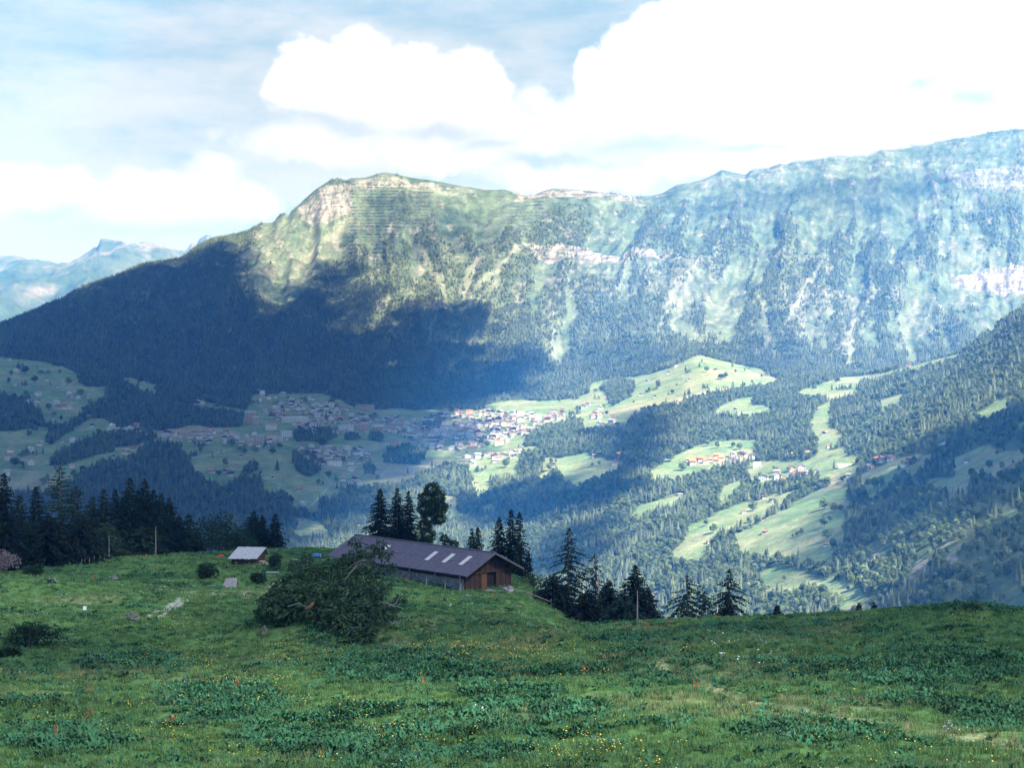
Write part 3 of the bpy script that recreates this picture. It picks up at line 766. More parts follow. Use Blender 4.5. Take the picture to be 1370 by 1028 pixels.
q1 = fbm(MGX / 7, MGY / 4, 4, 231); q2 = fbm(MGX / 1.6, MGY / 1.3, 2, 232)
mc = mix(C(.050, .125, .040) + 0 * MGX[..., None], C(.095, .18, .052), np.clip(.5 + 1.1 * q1 + .5 * q2, 0, 1))
mc = mix(mc, C(.15, .19, .08), md_ * .85)
mc = mix(mc, C(.022, .068, .034), mh_ * .8)
for pts, wd in (([(197,829),(206,820),(226,811),(240,806)],2.0),([(208,832),(220,822),(232,814),(244,808)],1.6),([(318,800),(345,789),(380,780)],1.2)):
    xs = [p[0] for p in pts]; ys = [p[1] for p in pts]
    m = (MPX > min(xs) - 8) & (MPX < max(xs) + 8) & (MPY > min(ys) - 8) & (MPY < max(ys) + 8)
    w = 1 - ss(wd * .6, wd * 1.3, linedist(MPX[m], MPY[m], pts))
    mc[m] = mix(mc[m], C(.32, .30, .25), w * .9)
PATHL = [(880,896),(905,908),(1000,938),(1100,962),(1230,985),(1400,1010)]
pw_ = 1 - ss(2.0, 5.5, linedist(MPX + 3 * gnoise(MGX / 5, MGY / 5, 229), MPY, PATHL))
mc = mix(mc, C(.21, .235, .115), pw_ * .85)
nr, nc = MGX.shape
ii = np.arange(nr * nc).reshape(nr, nc)
quads = np.stack([ii[:-1, :-1], ii[:-1, 1:], ii[1:, 1:], ii[1:, :-1]], -1).reshape(-1, 4)
me = mesh_np('meadow', np.stack([MGX, MGY, MGZ], -1).reshape(-1, 3), quads, smooth=True)
color_attr(me, np.clip(mc, .01, .8).reshape(-1, 3))
o = link('meadow', me, terrain_mat('meadow_turf', .9, 4.0, .4, .6, .15))
tag(o, 'hummocky green alpine meadow sloping down to a brow in front of the valley', 'meadow', kind='structure')

# ---- grass, herbs and flowers
def blades(seed, n, h, w, spread, lean):
    r_ = random.Random(seed); V = []; Fc = []
    for k in range(n):
        a = r_.uniform(0, 6.28); q = spread * math.sqrt(r_.random()); x, y = q * math.cos(a), q * math.sin(a)
        b = r_.uniform(0, 6.28); hh = h * r_.uniform(.5, 1.15); l = lean * r_.uniform(.3, 1.3) * hh; ww = w * r_.uniform(.7, 1.3)
        dx, dy = math.cos(b), math.sin(b); i = len(V)
        V += [(x - dy * ww, y + dx * ww, -.05), (x + dy * ww, y - dx * ww, -.05), (x + dx * l * .35 + dy * ww * .8, y + dy * l * .35 - dx * ww * .8, hh * .6), (x + dx * l * .35 - dy * ww * .8, y + dy * l * .35 + dx * ww * .8, hh * .6), (x + dx * l, y + dy * l, hh)]
        Fc += [(i, i + 1, i + 2), (i, i + 2, i + 3), (i + 3, i + 2, i + 4)]
    return mesh_np('tuft', V, np.array(Fc))

def rosette(seed, n, L, W, stems):
    """broad dock-like leaves arching from one root"""
    r_ = random.Random(seed); V = []; Fc = []
    for k in range(n):
        a = r_.uniform(0, 6.28); up = r_.uniform(.25, 1.0); l = L * r_.uniform(.6, 1.2); w = W * r_.uniform(.7, 1.2)
        d = Vector((math.cos(a), math.sin(a), 0)); s = Vector((-d.y, d.x, 0)); i = len(V)
        base = d * r_.uniform(0, .3) + Vector((r_.uniform(-.3, .3), r_.uniform(-.3, .3), 0))
        for t, ww, zz in ((0, .15, 0), (.35, .7, .55), (.65, 1, .75), (1.0, .1, .55)):
            c = base + d * l * t * (1.1 - .4 * up) + Vector((0, 0, l * zz * up))
            V += [tuple(c - s * w * ww * .5 + Vector((0, 0, .04 * ww))), tuple(c + Vector((0, 0, -.03 * ww))), tuple(c + s * w * ww * .5 + Vector((0, 0, .05 * ww)))]
        for t in range(3):
            j = i + 3 * t
            Fc += [(j, j + 1, j + 4, j + 3), (j + 1, j + 2, j + 5, j + 4)]
    return mesh_np('rosette', V, np.array(Fc))

def flowerhead(seed, n, h, r, spread, umbel=False):
    r_ = random.Random(seed); V = []; Fc = []
    for k in range(n):
        x, y = r_.gauss(0, spread), r_.gauss(0, spread); hh = h * r_.uniform(.7, 1.2)
        for j in range(3 if umbel else 1):
            cx, cy, cz = x + (r_.gauss(0, r) if umbel else 0), y + (r_.gauss(0, r) if umbel else 0), hh + r_.uniform(-.03, .03)
            i = len(V); V.append((cx, cy, cz + r * .3))
            tx_, ty_ = r_.uniform(-.5, .5), r_.uniform(-.5, .5)
            for q in range(6):
                a = q * 1.0472; V.append((cx + r * math.cos(a), cy + r * math.sin(a), cz + r * (tx_ * math.cos(a) + ty_ * math.sin(a))))
            for q in range(6): Fc.append((i, i + 1 + q, i + 1 + (q + 1) % 6))
    return mesh_np('blossom', V, np.array(Fc))

M_GR = leaf_mat('meadow_grass', (.086, .178, .058), .55, (.04, .03, .01), .25, .12)
M_DR = leaf_mat('seeding_grass', (.16, .19, .085), .35, (.05, .03, .01), .25, .15)
M_HB = leaf_mat('dock_leaf', (.036, .104, .046), .55, (.0, .02, .01), .2, .2)
M_YF = simple_mat('yellow_petal', (.72, .50, .05), .6, .15, 2)
M_WF = simple_mat('white_petal', (.72, .72, .68), .6, .1, 2)
M_RD = simple_mat('rust_stalk', (.30, .09, .04), .8, .3, 2)
M_VI = simple_mat('pale_violet_petal', (.36, .34, .46), .7, .2, 2)
T_GR = [proto_obj('tuft', blades(s, 40, .30, .011, .34, .55), [M_GR]) for s in range(3)]
T_DR = [proto_obj('dry_tuft', blades(s + 9, 26, .40, .009, .3, .45), [M_DR]) for s in range(2)]
T_HB = [proto_obj('rosette', rosette(s, 13, .34, .20, 0), [M_HB]) for s in range(3)]
T_YF = [proto_obj('yellow_blossom', flowerhead(s, 4, .36, .032, .4), [M_YF]) for s in range(2)]
T_WF = [proto_obj('white_umbel', flowerhead(s + 5, 3, .4, .045, .4, True), [M_WF]) for s in range(2)]
T_RD = [proto_obj('rust_stalks', blades(s + 21, 9, .75, .02, .25, .2), [M_RD]) for s in range(2)]
T_VI = [proto_obj('violet_blossom', flowerhead(s + 8, 14, .45, .035, .4), [M_VI]) for s in range(2)]

marea = np.abs((MGX[:-1, 1:] - MGX[:-1, :-1]) * (MGY[1:, :-1] - MGY[:-1, :-1]))
def on_turf(per_m2, weight=None):
    d = per_m2 * marea * (np.abs(MPX[:-1, :-1] - 685) < 760) * (MGT[:-1, :-1] > 1.8) * (MGT[:-1, :-1] < 6.5)
    if weight is not None: d = d * weight[:-1, :-1]
    n = rng.poisson(d); r_, c_ = np.nonzero(n); k = n[r_, c_]; r_ = np.repeat(r_, k); c_ = np.repeat(c_, k)
    a, b = rng.random(len(r_)), rng.random(len(r_))
    def bl(G): return (G[r_, c_] * (1 - a) + G[r_, c_ + 1] * a) * (1 - b) + (G[r_ + 1, c_] * (1 - a) + G[r_ + 1, c_ + 1] * a) * b
    return np.stack([bl(MGX), bl(MGY), bl(MGZ)], 1)
neard = np.interp(MGY, [75, 120, 200, 340], [3.6, 3.0, 2.0, 1.3])
pathw = np.ones_like(MGX)
for pts, wd in (([(197,829),(206,820),(226,811),(240,806)],3),([(208,832),(220,822),(232,814),(244,808)],2.6)):
    pathw *= ss(wd * .7, wd * 1.4, linedist(MPX, MPY, pts))
pathw *= 1 - .9 * pw_
p = on_turf(1.0, neard * (1 - .55 * mh_) * (1 - .7 * md_) * pathw)
scatter('meadow_grass', p, rng.uniform(.6, 1.35, len(p)) * np.interp(p[:, 1], [80, 340], [.9, 1.25]), T_GR, 'short green grass tufts covering the near alpine meadow', 'grass', tilt=.15)
p = on_turf(1.0, neard * md_ * .8 * pathw)
scatter('seeding_grass', p, rng.uniform(.6, 1.3, len(p)), T_DR, 'straw coloured seeding grass along the paths and bumps of the meadow', 'grass', tilt=.15)
p = on_turf(1.0, np.interp(MGY, [75, 200, 340], [4.4, 3.0, 1.8]) * (.95 * mh_ + .07) * pathw)
scatter('dock_plants', p, rng.uniform(.55, 1.35, len(p)) * np.interp(p[:, 1], [80, 340], [.95, 1.2]), T_HB, 'dark broad leaved herbs growing in patches in the meadow', 'herbs', tilt=.2)
fw = ss(.05, .35, fbm(MGX / 12, MGY / 6, 3, 241))
for fx_, fy_, fr in ((60,960,40),(225,845,40),(210,950,30),(20,830,22),(240,880,60),(500,960,40),(560,1000,60),(700,880,70),(780,1010,60),(620,880,60),(1300,835,30),(380,870,60),(340,920,50)):
    fw = np.maximum(fw, 1.0 * np.exp(-(((MPX - fx_) / fr) ** 2 + ((MPY - fy_) / (fr * .35)) ** 2)) * 3)
p = on_turf(.42, fw)
scatter('yellow_flowers', p, rng.uniform(.7, 1.3, len(p)), T_YF, 'small yellow meadow flowers scattered in loose drifts', 'flowers', tilt=.2)
ww_ = np.zeros_like(MGX)
for fx_, fy_, fr in ((345,775,40),(250,790,40),(575,812,25),(640,960,20),(1350,1020,40),(230,785,30),(1000,885,50),(610,818,25),(330,760,20)):
    ww_ += np.exp(-(((MPX - fx_) / fr) ** 2 + ((MPY - fy_) / (fr * .35)) ** 2))
p = on_turf(.05, ww_ + .008)
scatter('white_flowers', p, rng.uniform(.7, 1.2, len(p)), T_WF, 'white umbel flowers dotted about the meadow below the huts', 'flowers', tilt=.2)
p = on_turf(.02, ss(.1, .4, fbm(MGX / 15, MGY / 8, 2, 251)) + 4 * np.exp(-(((MPX - 860) / 40) ** 2 + ((MPY - 838) / 5) ** 2)) + 2 * np.exp(-(((MPX - 220) / 60) ** 2 + ((MPY - 742) / 4) ** 2)))
scatter('rust_stalks', p, rng.uniform(.7, 1.3, len(p)), T_RD, 'rust red seed stalks standing among the meadow grass', 'weeds', tilt=.2)
p = on_turf(.10, ss(.22, .45, fbm(MGX / 8, MGY / 4, 3, 261)))
scatter('violet_flowers', p, rng.uniform(.7, 1.3, len(p)), T_VI, 'pale violet grey flower patches in the meadow', 'flowers', tilt=.2)
# ------------------------------------------------------------------ trees near the brow of the meadow
M_NEE = leaf_mat('spruce_needles', (.009, .023, .020), .5, (.003, .006, .002), .08, .35)
M_NEE2 = leaf_mat('larch_needles', (.020, .042, .026), .4, (.008, .008, 0), .15, .35)
M_LEA = leaf_mat('rowan_leaves', (.020, .045, .026), .4, (.008, .01, 0), .2, .5)
M_BARK = simple_mat('grey_bark', (.12, .105, .095), .95, .35, 4, .4, .1, (1, 1, .3))
M_PALE = simple_mat('bleached_wood', (.21, .20, .19), .9, .25, 5, .3, .1, (1, 1, .25))

def tube(pts, rads, n=7):
    V = []; Fc = []
    for k, (p, r) in enumerate(zip(pts, rads)):
        p = Vector(p); q = Vector(pts[min(k + 1, len(pts) - 1)]) - Vector(pts[max(k - 1, 0)])
        q.normalize(); s = q.cross(Vector((.3, 1, .17))).normalized(); t = q.cross(s)
        for j in range(n):
            a = 6.2832 * j / n; V.append(tuple(p + (s * math.cos(a) + t * math.sin(a)) * r))
    for k in range(len(pts) - 1):
        for j in range(n):
            a, b = k * n + j, k * n + (j + 1) % n
            Fc.append((a, b, b + n, a + n))
    return V, Fc

def twigs(V, Fc, p, d, n, l, w, r_, sag=.35):
    """n needle sprays fanning from p along d"""
    for k in range(n):
        q = (d + Vector((r_.gauss(0, .55), r_.gauss(0, .55), r_.gauss(-sag * .4, .35)))).normalized()
        ll = l * r_.uniform(.6, 1.25)
        s = q.cross(Vector((r_.gauss(0, 1), r_.gauss(0, 1), r_.gauss(0, 1)))).normalized() * w * r_.uniform(.7, 1.2)
        i = len(V)
        m = p + q * ll * .45
        V += [tuple(p), tuple(m + s), tuple(p + q * ll + Vector((0, 0, -sag * ll * .3))), tuple(m - s)]
        Fc.append((i, i + 1, i + 2, i + 3))

def conifer_crown(seed, h, r, base=.08, power=.8, droop=.35, dens=1.0, gaps=.05, l0=.55):
    r_ = random.Random(seed); V = []; Fc = []
    z = h * base; k = 0
    while z < h * .985:
        f = (z / h - base) / (1 - base)
        prof = r * ((1 - f) ** power) * (1 if f > .12 else .72 + 2.3 * f)
        nb = max(4, int(round((7 - 3 * f) * dens)))
        ph = r_.uniform(0, 6.28)
        for j in range(nb):
            if r_.random() < gaps: continue
            a = ph + 6.2832 * j / nb + r_.gauss(0, .18)
            L = max(.25, prof * r_.uniform(.62, 1.22)); d = Vector((math.cos(a), math.sin(a), 0))
            zz = z + r_.gauss(0, .12)
            up = .30 * (f - .25)
            npnt = max(2, int(L / .30))
            for t in range(npnt):
                u_ = (t + .6) / npnt
                c = d * (L * u_) + Vector((0, 0, zz + L * (up * u_ * 1.6 - droop * u_ ** 1.5 + .16 * droop * u_ ** 3)))
                side = d.cross(Vector((0, 0, 1)))
                sg_ = 1 if r_.random() < .5 else -1
                dirn = (d * .75 + side * sg_ * r_.uniform(.2, .9) + Vector((0, 0, -.22))).normalized()
                twigs(V, Fc, c, dirn, 4 if dens < .8 else 6, l0 * 1.2 * (.55 + .5 * (1 - u_)) * (.6 + .5 * (1 - f)), .11 + .05 * (1 - f), r_, droop)
        z += (.26 + .17 * (1 - f)) / max(dens, .55) * (h / 18) ** .4; k += 1
    twigs(V, Fc, Vector((0, 0, h * .97)), Vector((0, 0, 1)), 8, .6, .07, r_, 0)
    return mesh_np('conifer_crown', V, np.array(Fc))

def clump_crown(seed, lobes, n, leaf=.28):
    r_ = random.Random(seed); V = []; Fc = []
    wts = [l[3] ** 2 for l in lobes]
    for k in range(n):
        x, y, z, lr = r_.choices(lobes, wts)[0]
        d = Vector((r_.gauss(0, 1), r_.gauss(0, 1), r_.gauss(0, 1))).normalized()
        c = Vector((x, y, z)) + Vector((d.x, d.y, d.z * .8)) * lr * (r_.uniform(.45, 1.08))
        twigs(V, Fc, c, (d + Vector((0, 0, .2))).normalized(), 2, leaf * 1.6, leaf * .42, r_, .15)
    return mesh_np('leaf_crown', V, np.array(Fc))

def trunk_mesh(seed, h, r0, bend=.2, top=.04):
    r_ = random.Random(seed); pts = []; rad = []
    bx_, by_ = r_.gauss(0, bend), r_.gauss(0, bend)
    for k in range(9):
        t = k / 8; pts.append((bx_ * math.sin(t * 2.4), by_ * math.sin(t * 2.9), -1.2 + (h + 1.2) * t)); rad.append(r0 * (1 - t) ** .8 + top)
    return tube(pts, rad, 8)

def make_tree(name, label, kind, seed, h, r, loc, group=None, mat=None):
    t = empty(name, loc, random.Random(seed).uniform(0, 6.28))
    tag(t, label, 'tree', group)
    if kind == 'spruce':
        V, Fc = trunk_mesh(seed, h * .97, .012 * h + .06, .08)
        child('crown', conifer_crown(seed, h, r), M_NEE, t)
    elif kind == 'narrow':
        V, Fc = trunk_mesh(seed, h * .97, .012 * h + .05, .05)
        child('crown', conifer_crown(seed, h, r, .03, .7, .5, .85, .05), M_NEE, t)
    elif kind == 'tiered':
        V, Fc = trunk_mesh(seed, h * .97, .012 * h + .06, .08)
        child('crown', conifer_crown(seed, h, r, .06, .85, .55, .62, .12, .5), M_NEE, t)
    elif kind == 'thin':
        V, Fc = trunk_mesh(seed, h * .98, .014 * h + .05, .15)
        child('crown', conifer_crown(seed, h, r, .12, .55, .55, .5, .30, .55), M_NEE, t)
    elif kind == 'larch':
        V, Fc = trunk_mesh(seed, h * .97, .011 * h + .06, .15)
        child('crown', conifer_crown(seed, h, r, .15, .6, .2, .75, .15, .6), M_NEE2, t)
    elif kind == 'snag':
        V, Fc = trunk_mesh(seed, h, .16, .25)
        r_ = random.Random(seed)
        for k in range(7):
            z = h * r_.uniform(.35, .95); a = r_.uniform(0, 6.28); L = h * r_.uniform(.08, .22)
            V2_, F2_ = tube([(0, 0, z), (L * .5 * math.cos(a), L * .5 * math.sin(a), z + L * .35), (L * math.cos(a), L * math.sin(a), z + L * .9)], [.06, .04, .02], 5)
            b = len(V); V += V2_; Fc += [tuple(q + b for q in f_) for f_ in F2_]
    elif kind == 'pole':
        V, Fc = trunk_mesh(seed, h, .08, .05, .05)
    elif kind == 'pine':
        V, Fc = tube([(0, 0, -1), (.1, .1, h * .2), (-.1, 0, h * .45), (.15, .1, h * .7), (0, 0, h * .93)], [.36, .30, .24, .17, .05], 8)
        for a, z, L in ((2.9, .3, 3.0), (.2, .26, 3.6), (3.4, .5, 2.4), (.0, .55, 2.2)):
            V2_, F2_ = tube([(0, 0, h * z), (L * .5 * math.cos(a), L * .5 * math.sin(a), h * z + L * .45), (L * math.cos(a), L * math.sin(a), h * z + L * .7)], [.12, .08, .03], 5)
            b = len(V); V += V2_; Fc += [tuple(q + b for q in f_) for f_ in F2_]
        lob = [(0, 0, h * .90, 1.6), (1.3, .3, h * .82, 1.5), (-1.3, 0, h * .80, 1.7), (1.7, 0, h * .70, 1.5), (-1.6, .4, h * .68, 1.6), (.5, -.6, h * .72, 1.9), (-.6, .6, h * .58, 1.8), (1.5, .5, h * .57, 1.3),
               (-1.7, 0, h * .50, 1.4), (-1.0, -.5, h * .40, 1.6), (3.3, 0, h * .30, 1.0), (4.6, .2, h * .29, .9), (2.4, .2, h * .36, .8), (-1.9, .3, h * .30, 1.4), (-.9, .8, h * .22, 1.5), (1.6, .8, h * .2, 1.0)]
        child('crown', clump_crown(seed, lob, 6500, .30), M_LEA, t)
        t.rotation_euler = (0, 0, 0)
    elif kind == 'round':
        V, Fc = trunk_mesh(seed, h * .8, .2, .2)
        r_ = random.Random(seed)
        lob = [(0, 0, h * .82, r * .45), (0, 0, h * .6, r * .6)] + [(r * .5 * math.cos(q), r * .5 * math.sin(q), h * r_.uniform(.3, .62), r * r_.uniform(.42, .6)) for q in (0, 1.2, 2.4, 3.6, 4.8)]
        child('crown', clump_crown(seed, lob, 2200, .3), M_LEA, t)
    me = mesh_np('trunk', V, [np.array(Fc)], True)
    child('trunk', me, M_PALE if kind in ('snag', 'pole', 'pine') else M_BARK, t)
    return t

def plant_tree(label, kind, px, top, Y, wpx, group=None, name=None, seed=[100]):
    seed[0] += 1
    x, y, z = on_meadow(px, Y)
    zt = float(P(px, top, Y)[2])
    nm = name or {'spruce': 'spruce_tree', 'narrow': 'spruce_tree', 'tiered': 'spruce_tree', 'thin': 'spruce_tree', 'larch': 'larch_tree', 'pine': 'pine_tree', 'round': 'rowan_tree', 'snag': 'dead_tree', 'pole': 'dead_tree'}[kind]
    return make_tree(nm, label, kind, seed[0], zt - z + .2, wpx / F * Y * .5 * (2.3 if group == LS else 2.0 if kind != 'tiered' else 1.7) + .25, (x, y, z - .2), group)

LS_ = 0
LS = 'spruces of the dense stand at the left'
for px, top, Y, w, kd, lb in (
 (3,632,296,34,'spruce','tall dark spruce cut off by the left picture edge'),
 (24,662,318,34,'spruce','spruce showing between the edge tree and its taller neighbour in the left stand'),
 (46,650,324,36,'spruce','dark pointed spruce left of the pale larch in the left stand'),
 (62,688,300,58,'spruce','broad low spruce in front of the left stand beside the dead bush'),
 (78,624,334,44,'larch','pale thin topped larch rising above the left end of the stand'),
 (99,650,330,36,'larch','greyish green larch just right of the tallest pale larch'),
 (106,690,306,52,'spruce','wide dark spruce at the front of the stand nearest the meadow edge'),
 (121,664,338,32,'spruce','spruce behind the wide front one in the left stand'),
 (137,655,338,32,'spruce','spruce above the bleached dead pole in the left stand'),
 (152,654,348,30,'spruce','spruce with flat broken outline in the middle of the left stand'),
 (163,664,352,30,'spruce','shorter spruce squeezed before the tallest point of the stand'),
 (172,638,346,34,'spruce','tallest dark spire of the left stand'),
 (183,656,355,30,'spruce','short spruce between the two tall spires of the left stand'),
 (192,640,347,32,'spruce','second tall dark spire of the left stand'),
 (204,655,352,32,'spruce','spruce just right of the two tall spires'),
 (214,660,352,30,'spruce','spruce on the falling right shoulder of the left stand'),
 (225,666,354,32,'spruce','spruce near the right end of the left stand behind a bleached pole'),
 (238,690,357,26,'spruce','small spruce closing the right end of the left stand'),
 (251,688,356,26,'narrow','slim spruce standing just clear of the left stand'),
 (263,712,362,22,'spruce','low young spruce in the gap right of the left stand'),
 (30,700,302,40,'spruce','low dark spruce behind the grey dead bush'),
 (140,700,328,40,'larch','low bushy larch in front of the left stand beside the bleached pole'),
 (190,705,344,40,'larch','bushy larch at the foot of the left stand')):
    plant_tree(lb, kd, px, top, Y, w, LS)
for k, px in enumerate((12, 36, 55, 70, 88, 112, 128, 146, 168, 188, 210, 232)):
    plant_tree('low dark spruce filling the shaded foot of the left stand', 'spruce', px, 692 + (k * 7) % 18 + (k > 8) * 10, 326 + k * 2.4 + (k * 5) % 9, 44, LS)
plant_tree('bleached bare trunk before the middle of the left stand', 'pole', 143, 718, 318, 4)
plant_tree('bleached thin trunk at the right part of the left stand', 'pole', 206, 705, 330, 4)
plant_tree('bare forked pale snag between the leafy tree and the spruce pair', 'snag', 311, 690, 362, 10)
HT = 'trees round the small hut'
plant_tree('leafy dark green tree behind the small grey roofed hut', 'round', 292, 694, 352, 46, HT)
plant_tree('low leafy tree leaning over the left of the hut', 'round', 316, 716, 360, 28, HT)
plant_tree('full dark spruce right behind the small hut', 'spruce', 338, 684, 368, 40, HT)
plant_tree('blunt topped spruce touching the full one behind the hut', 'spruce', 350, 690, 374, 30, HT)
plant_tree('slim spruce standing alone right of the hut pair', 'narrow', 367, 688, 368, 22, HT)
BT = 'trees behind the long barn'
plant_tree('spruce at the left of the group behind the barn ridge', 'spruce', 508, 654, 378, 34, BT)
plant_tree('middle spruce of the group behind the barn ridge', 'spruce', 531, 653, 382, 34, BT)
plant_tree('spruce pressed against the tall bare stemmed tree behind the barn', 'spruce', 546, 656, 386, 30, BT)
plant_tree('tall rounded tree with bare pale stem behind the barn', 'pine', 578, 643, 376, 60, BT)
plant_tree('left one of two small spruces above the middle of the barn roof', 'narrow', 631, 709, 364, 14, BT)
plant_tree('right one of two small spruces above the middle of the barn roof', 'narrow', 639, 706, 366, 18, BT)
plant_tree('left spruce of the slim trio beyond the barn gable', 'narrow', 668, 692, 350, 22, BT)
plant_tree('tallest middle spruce of the slim trio beyond the barn gable', 'narrow', 684, 681, 348, 22, BT)
plant_tree('right spruce of the slim trio beyond the barn gable', 'narrow', 695, 685, 346, 22, BT)
plant_tree('small spruce low at the right foot of the slim trio', 'narrow', 707, 740, 342, 12, BT)
RT = 'spruces in the dip right of the barn'
plant_tree('largest tiered dark spruce in the dip right of the barn', 'tiered', 762, 706, 283, 66, RT)
plant_tree('low dense spruce under the left side of the large tiered spruce', 'spruce', 742, 770, 278, 48, RT)
plant_tree('ragged thin spruce just right of the large tiered one', 'thin', 795, 744, 280, 40, RT)
plant_tree('bushy dark spruce below the ragged thin one', 'spruce', 815, 778, 268, 44, RT)
plant_tree('low dark spruce at the bottom of the dip', 'spruce', 786, 792, 262, 50, RT)
plant_tree('pointed dense spruce at the right end of the dip group', 'spruce', 851, 758, 262, 40, RT)
plant_tree('low bush like spruce between the pointed one and the bleached pole', 'spruce', 834, 792, 256, 40, RT)
plant_tree('low spruce beside the waterfall gap', 'spruce', 868, 788, 266, 26, RT)
plant_tree('bleached pole standing before the pointed spruce in the dip', 'pole', 853, 790, 252, 4, RT)
plant_tree('tall bleached pole among the ragged spruce branches', 'pole', 801, 757, 272, 4, RT)
plant_tree('drooping spruce with broken sides on the brow', 'thin', 921, 772, 254, 44, RT)
plant_tree('open ragged little spruce right beside the drooping one', 'thin', 940, 790, 256, 30, RT)
plant_tree('lone well shaped tiered spruce on the middle of the brow', 'tiered', 977, 765, 251, 54, RT)
plant_tree('tiny spruce tip showing over the brow near the bright field', 'spruce', 1042, 812, 262, 12, RT)
plant_tree('left of two small spruces beyond the right brow', 'narrow', 1152, 809, 262, 12, RT)
plant_tree('right of two small spruces beyond the right brow', 'narrow', 1172, 808, 258, 11, RT)

# ------------------------------------------------------------------ bushes, dead bush, fallen spruce
def bush(label, px, py, w, h, mat, seed, leaf=.2, name='bush', n=900):
    x, y, z = pick_meadow(px, py)
    k = y / F; r_ = random.Random(seed); W = w * k * .5; H = h * k
    lob = [(W * r_.uniform(-.7, .7), W * r_.uniform(-.5, .5), H * r_.uniform(.2, .6), min(W, H) * r_.uniform(.35, .6)) for _ in range(9)] + [(0, 0, H * .5, min(W, H) * .6)]
    t = empty(name, (x, y, z)); tag(t, label, 'bush')
    child('foliage', clump_crown(seed, lob, n, leaf), mat, t)
    V = []; Fc = []
    for q in range(5):
        a = r_.uniform(0, 6.28); v, f = tube([(0, 0, -.3), (W * .3 * math.cos(a), W * .3 * math.sin(a), H * .35), (W * .6 * math.cos(a), W * .6 * math.sin(a), H * .7)], [.05, .035, .015], 5)
        b = len(V); V += v; Fc += [tuple(i + b for i in g) for g in f]
    child('stem', mesh_np('stem', V, np.array(Fc)), M_BARK, t)
    return t
M_DARKB = leaf_mat('dark_shrub_leaves', (.020, .048, .024), .4, (.004, .01, 0), .1, .6)
M_GREYB = leaf_mat('dry_grey_twigs', (.17, .14, .145), .3, (.02, .01, .01), 0, .6)
bush('large dark bush on the slope at the lower left', 38, 868, 74, 36, M_DARKB, 301, .22)
bush('small dark shrub under the dark one at the left edge of the meadow', 8, 884, 30, 20, M_DARKB, 302)
bush('greyish dead bush with bare purple brown twigs at the left edge', 6, 768, 44, 36, M_GREYB, 303, .16, 'dead_bush', 1100)
bush('rounded olive shrub on the grass left of the hut', 279, 776, 34, 24, M_LEA, 304)
bush('small drooping shrub below the hut', 345, 784, 20, 20, M_DARKB, 305)
bush('upright shrub at the right wall of the hut', 366, 764, 18, 30, M_LEA, 306)
bush('dark shrub at the meadow edge under the left stand', 47, 770, 26, 14, M_LEA, 307)
bush('tall bright green weeds heaped at the barn gable', 716, 788, 60, 22, M_LEA, 308)
bush('low dark shrub against the barn gable corner', 640, 786, 22, 9, M_DARKB, 309)
bush('spreading dark shrub between the barn and the dip', 735, 806, 56, 26, M_DARKB, 310)
bush('small shrub beside the fallen spruce roots', 378, 838, 26, 14, M_LEA, 311)

FX, FY, FZ = KX, KY, meadow_z(KX, KY)
ft = empty('fallen_spruce', (FX, FY, FZ)); tag(ft, 'tangled toppled spruce sprawling over a grassy knoll before the barn', 'fallen tree')
r_ = random.Random(77); s_ = 180 / F
def fpos(px, py, dy=0.0):
    x, y, z = P(px, py, FY + dy); return (float(x) - FX, dy, float(z) - FZ)
lob = []
for px, py, dy, r in ((366,812,0,1.1),(380,796,2,1.3),(396,778,4,1.3),(416,768,6,1.1),(438,764,7,1.2),(462,766,8,1.3),(484,776,7,1.3),(404,800,0,1.7),(432,792,2,1.6),(462,794,2,1.6),(490,800,1,1.5),(424,818,-1,1.5),(454,822,-2,1.6),(484,824,-2,1.6),(502,814,0,1.1),(468,842,-4,1.4),(484,852,-6,1.1),(448,836,-3,1.2),(470,862,-7,.9),(490,842,-4,1.0),
                      (386,818,-1,1.1),(506,794,3,.8),(516,782,5,.6),(374,784,4,.7),(358,804,2,.7),(500,764,8,.8),(486,752,9,.9),(474,742,10,.6),(494,738,10,.7),(508,731,10,.55),(476,726,11,.55),(516,744,9,.6),(466,752,9,.8),(528,812,2,.5),(536,800,3,.5),(520,822,0,.55),(398,758,8,.7),(410,748,9,.5),(350,820,1,.6),(524,760,7,.5)):
    x, y, z = fpos(px, py, dy); lob.append((x, y, z, r))
V = []; Fc = []
wts = [l[3] ** 2 for l in lob]
for k in range(7000):
    x, y, z, lr = r_.choices(lob, wts)[0]
    d = Vector((r_.gauss(0, 1), r_.gauss(0, 1), r_.gauss(0, 1))).normalized()
    c = Vector((x, y, z)) + Vector((d.x, d.y, d.z * .75)) * lr * r_.uniform(.5, 1.25)
    twigs(V, Fc, c, (d * .7 + Vector((-.25, -.1, -.25))).normalized(), 3, .55, .075, r_, .5)
child('crown', mesh_np('crown', V, np.array(Fc)), leaf_mat('fallen_needles', (.034, .080, .042), .65, (.035, .04, .01), .1, .8), ft)
v, f = tube([fpos(500, 735, 10), fpos(478, 755, 8), fpos(455, 785, 4), fpos(425, 812, 1), fpos(395, 826, 0), fpos(366, 838, 0)], [.04, .06, .08, .14, .24, .32], 9)
child('trunk', mesh_np('trunk', v, np.array(f), True), M_BARK, ft)
for (pts, rr) in (([(385,812,-5),(400,808,-5.5),(412,814,-5.5)], .045), ([(520,812,1),(530,808,1),(536,795,1),(534,785,1)], .06), ([(512,806,0),(528,812,0),(538,814,0)], .05), ([(470,765,5),(484,754,5),(496,760,5)], .035), ([(462,764,5),(478,752,5),(490,750,5)], .03)):
    v, f = tube([fpos(*p) for p in pts], [rr * (1 - .25 * i) for i in range(len(pts))], 6)
    child('bare_branch', mesh_np('bare_branch', v, np.array(f), True), M_PALE, ft)
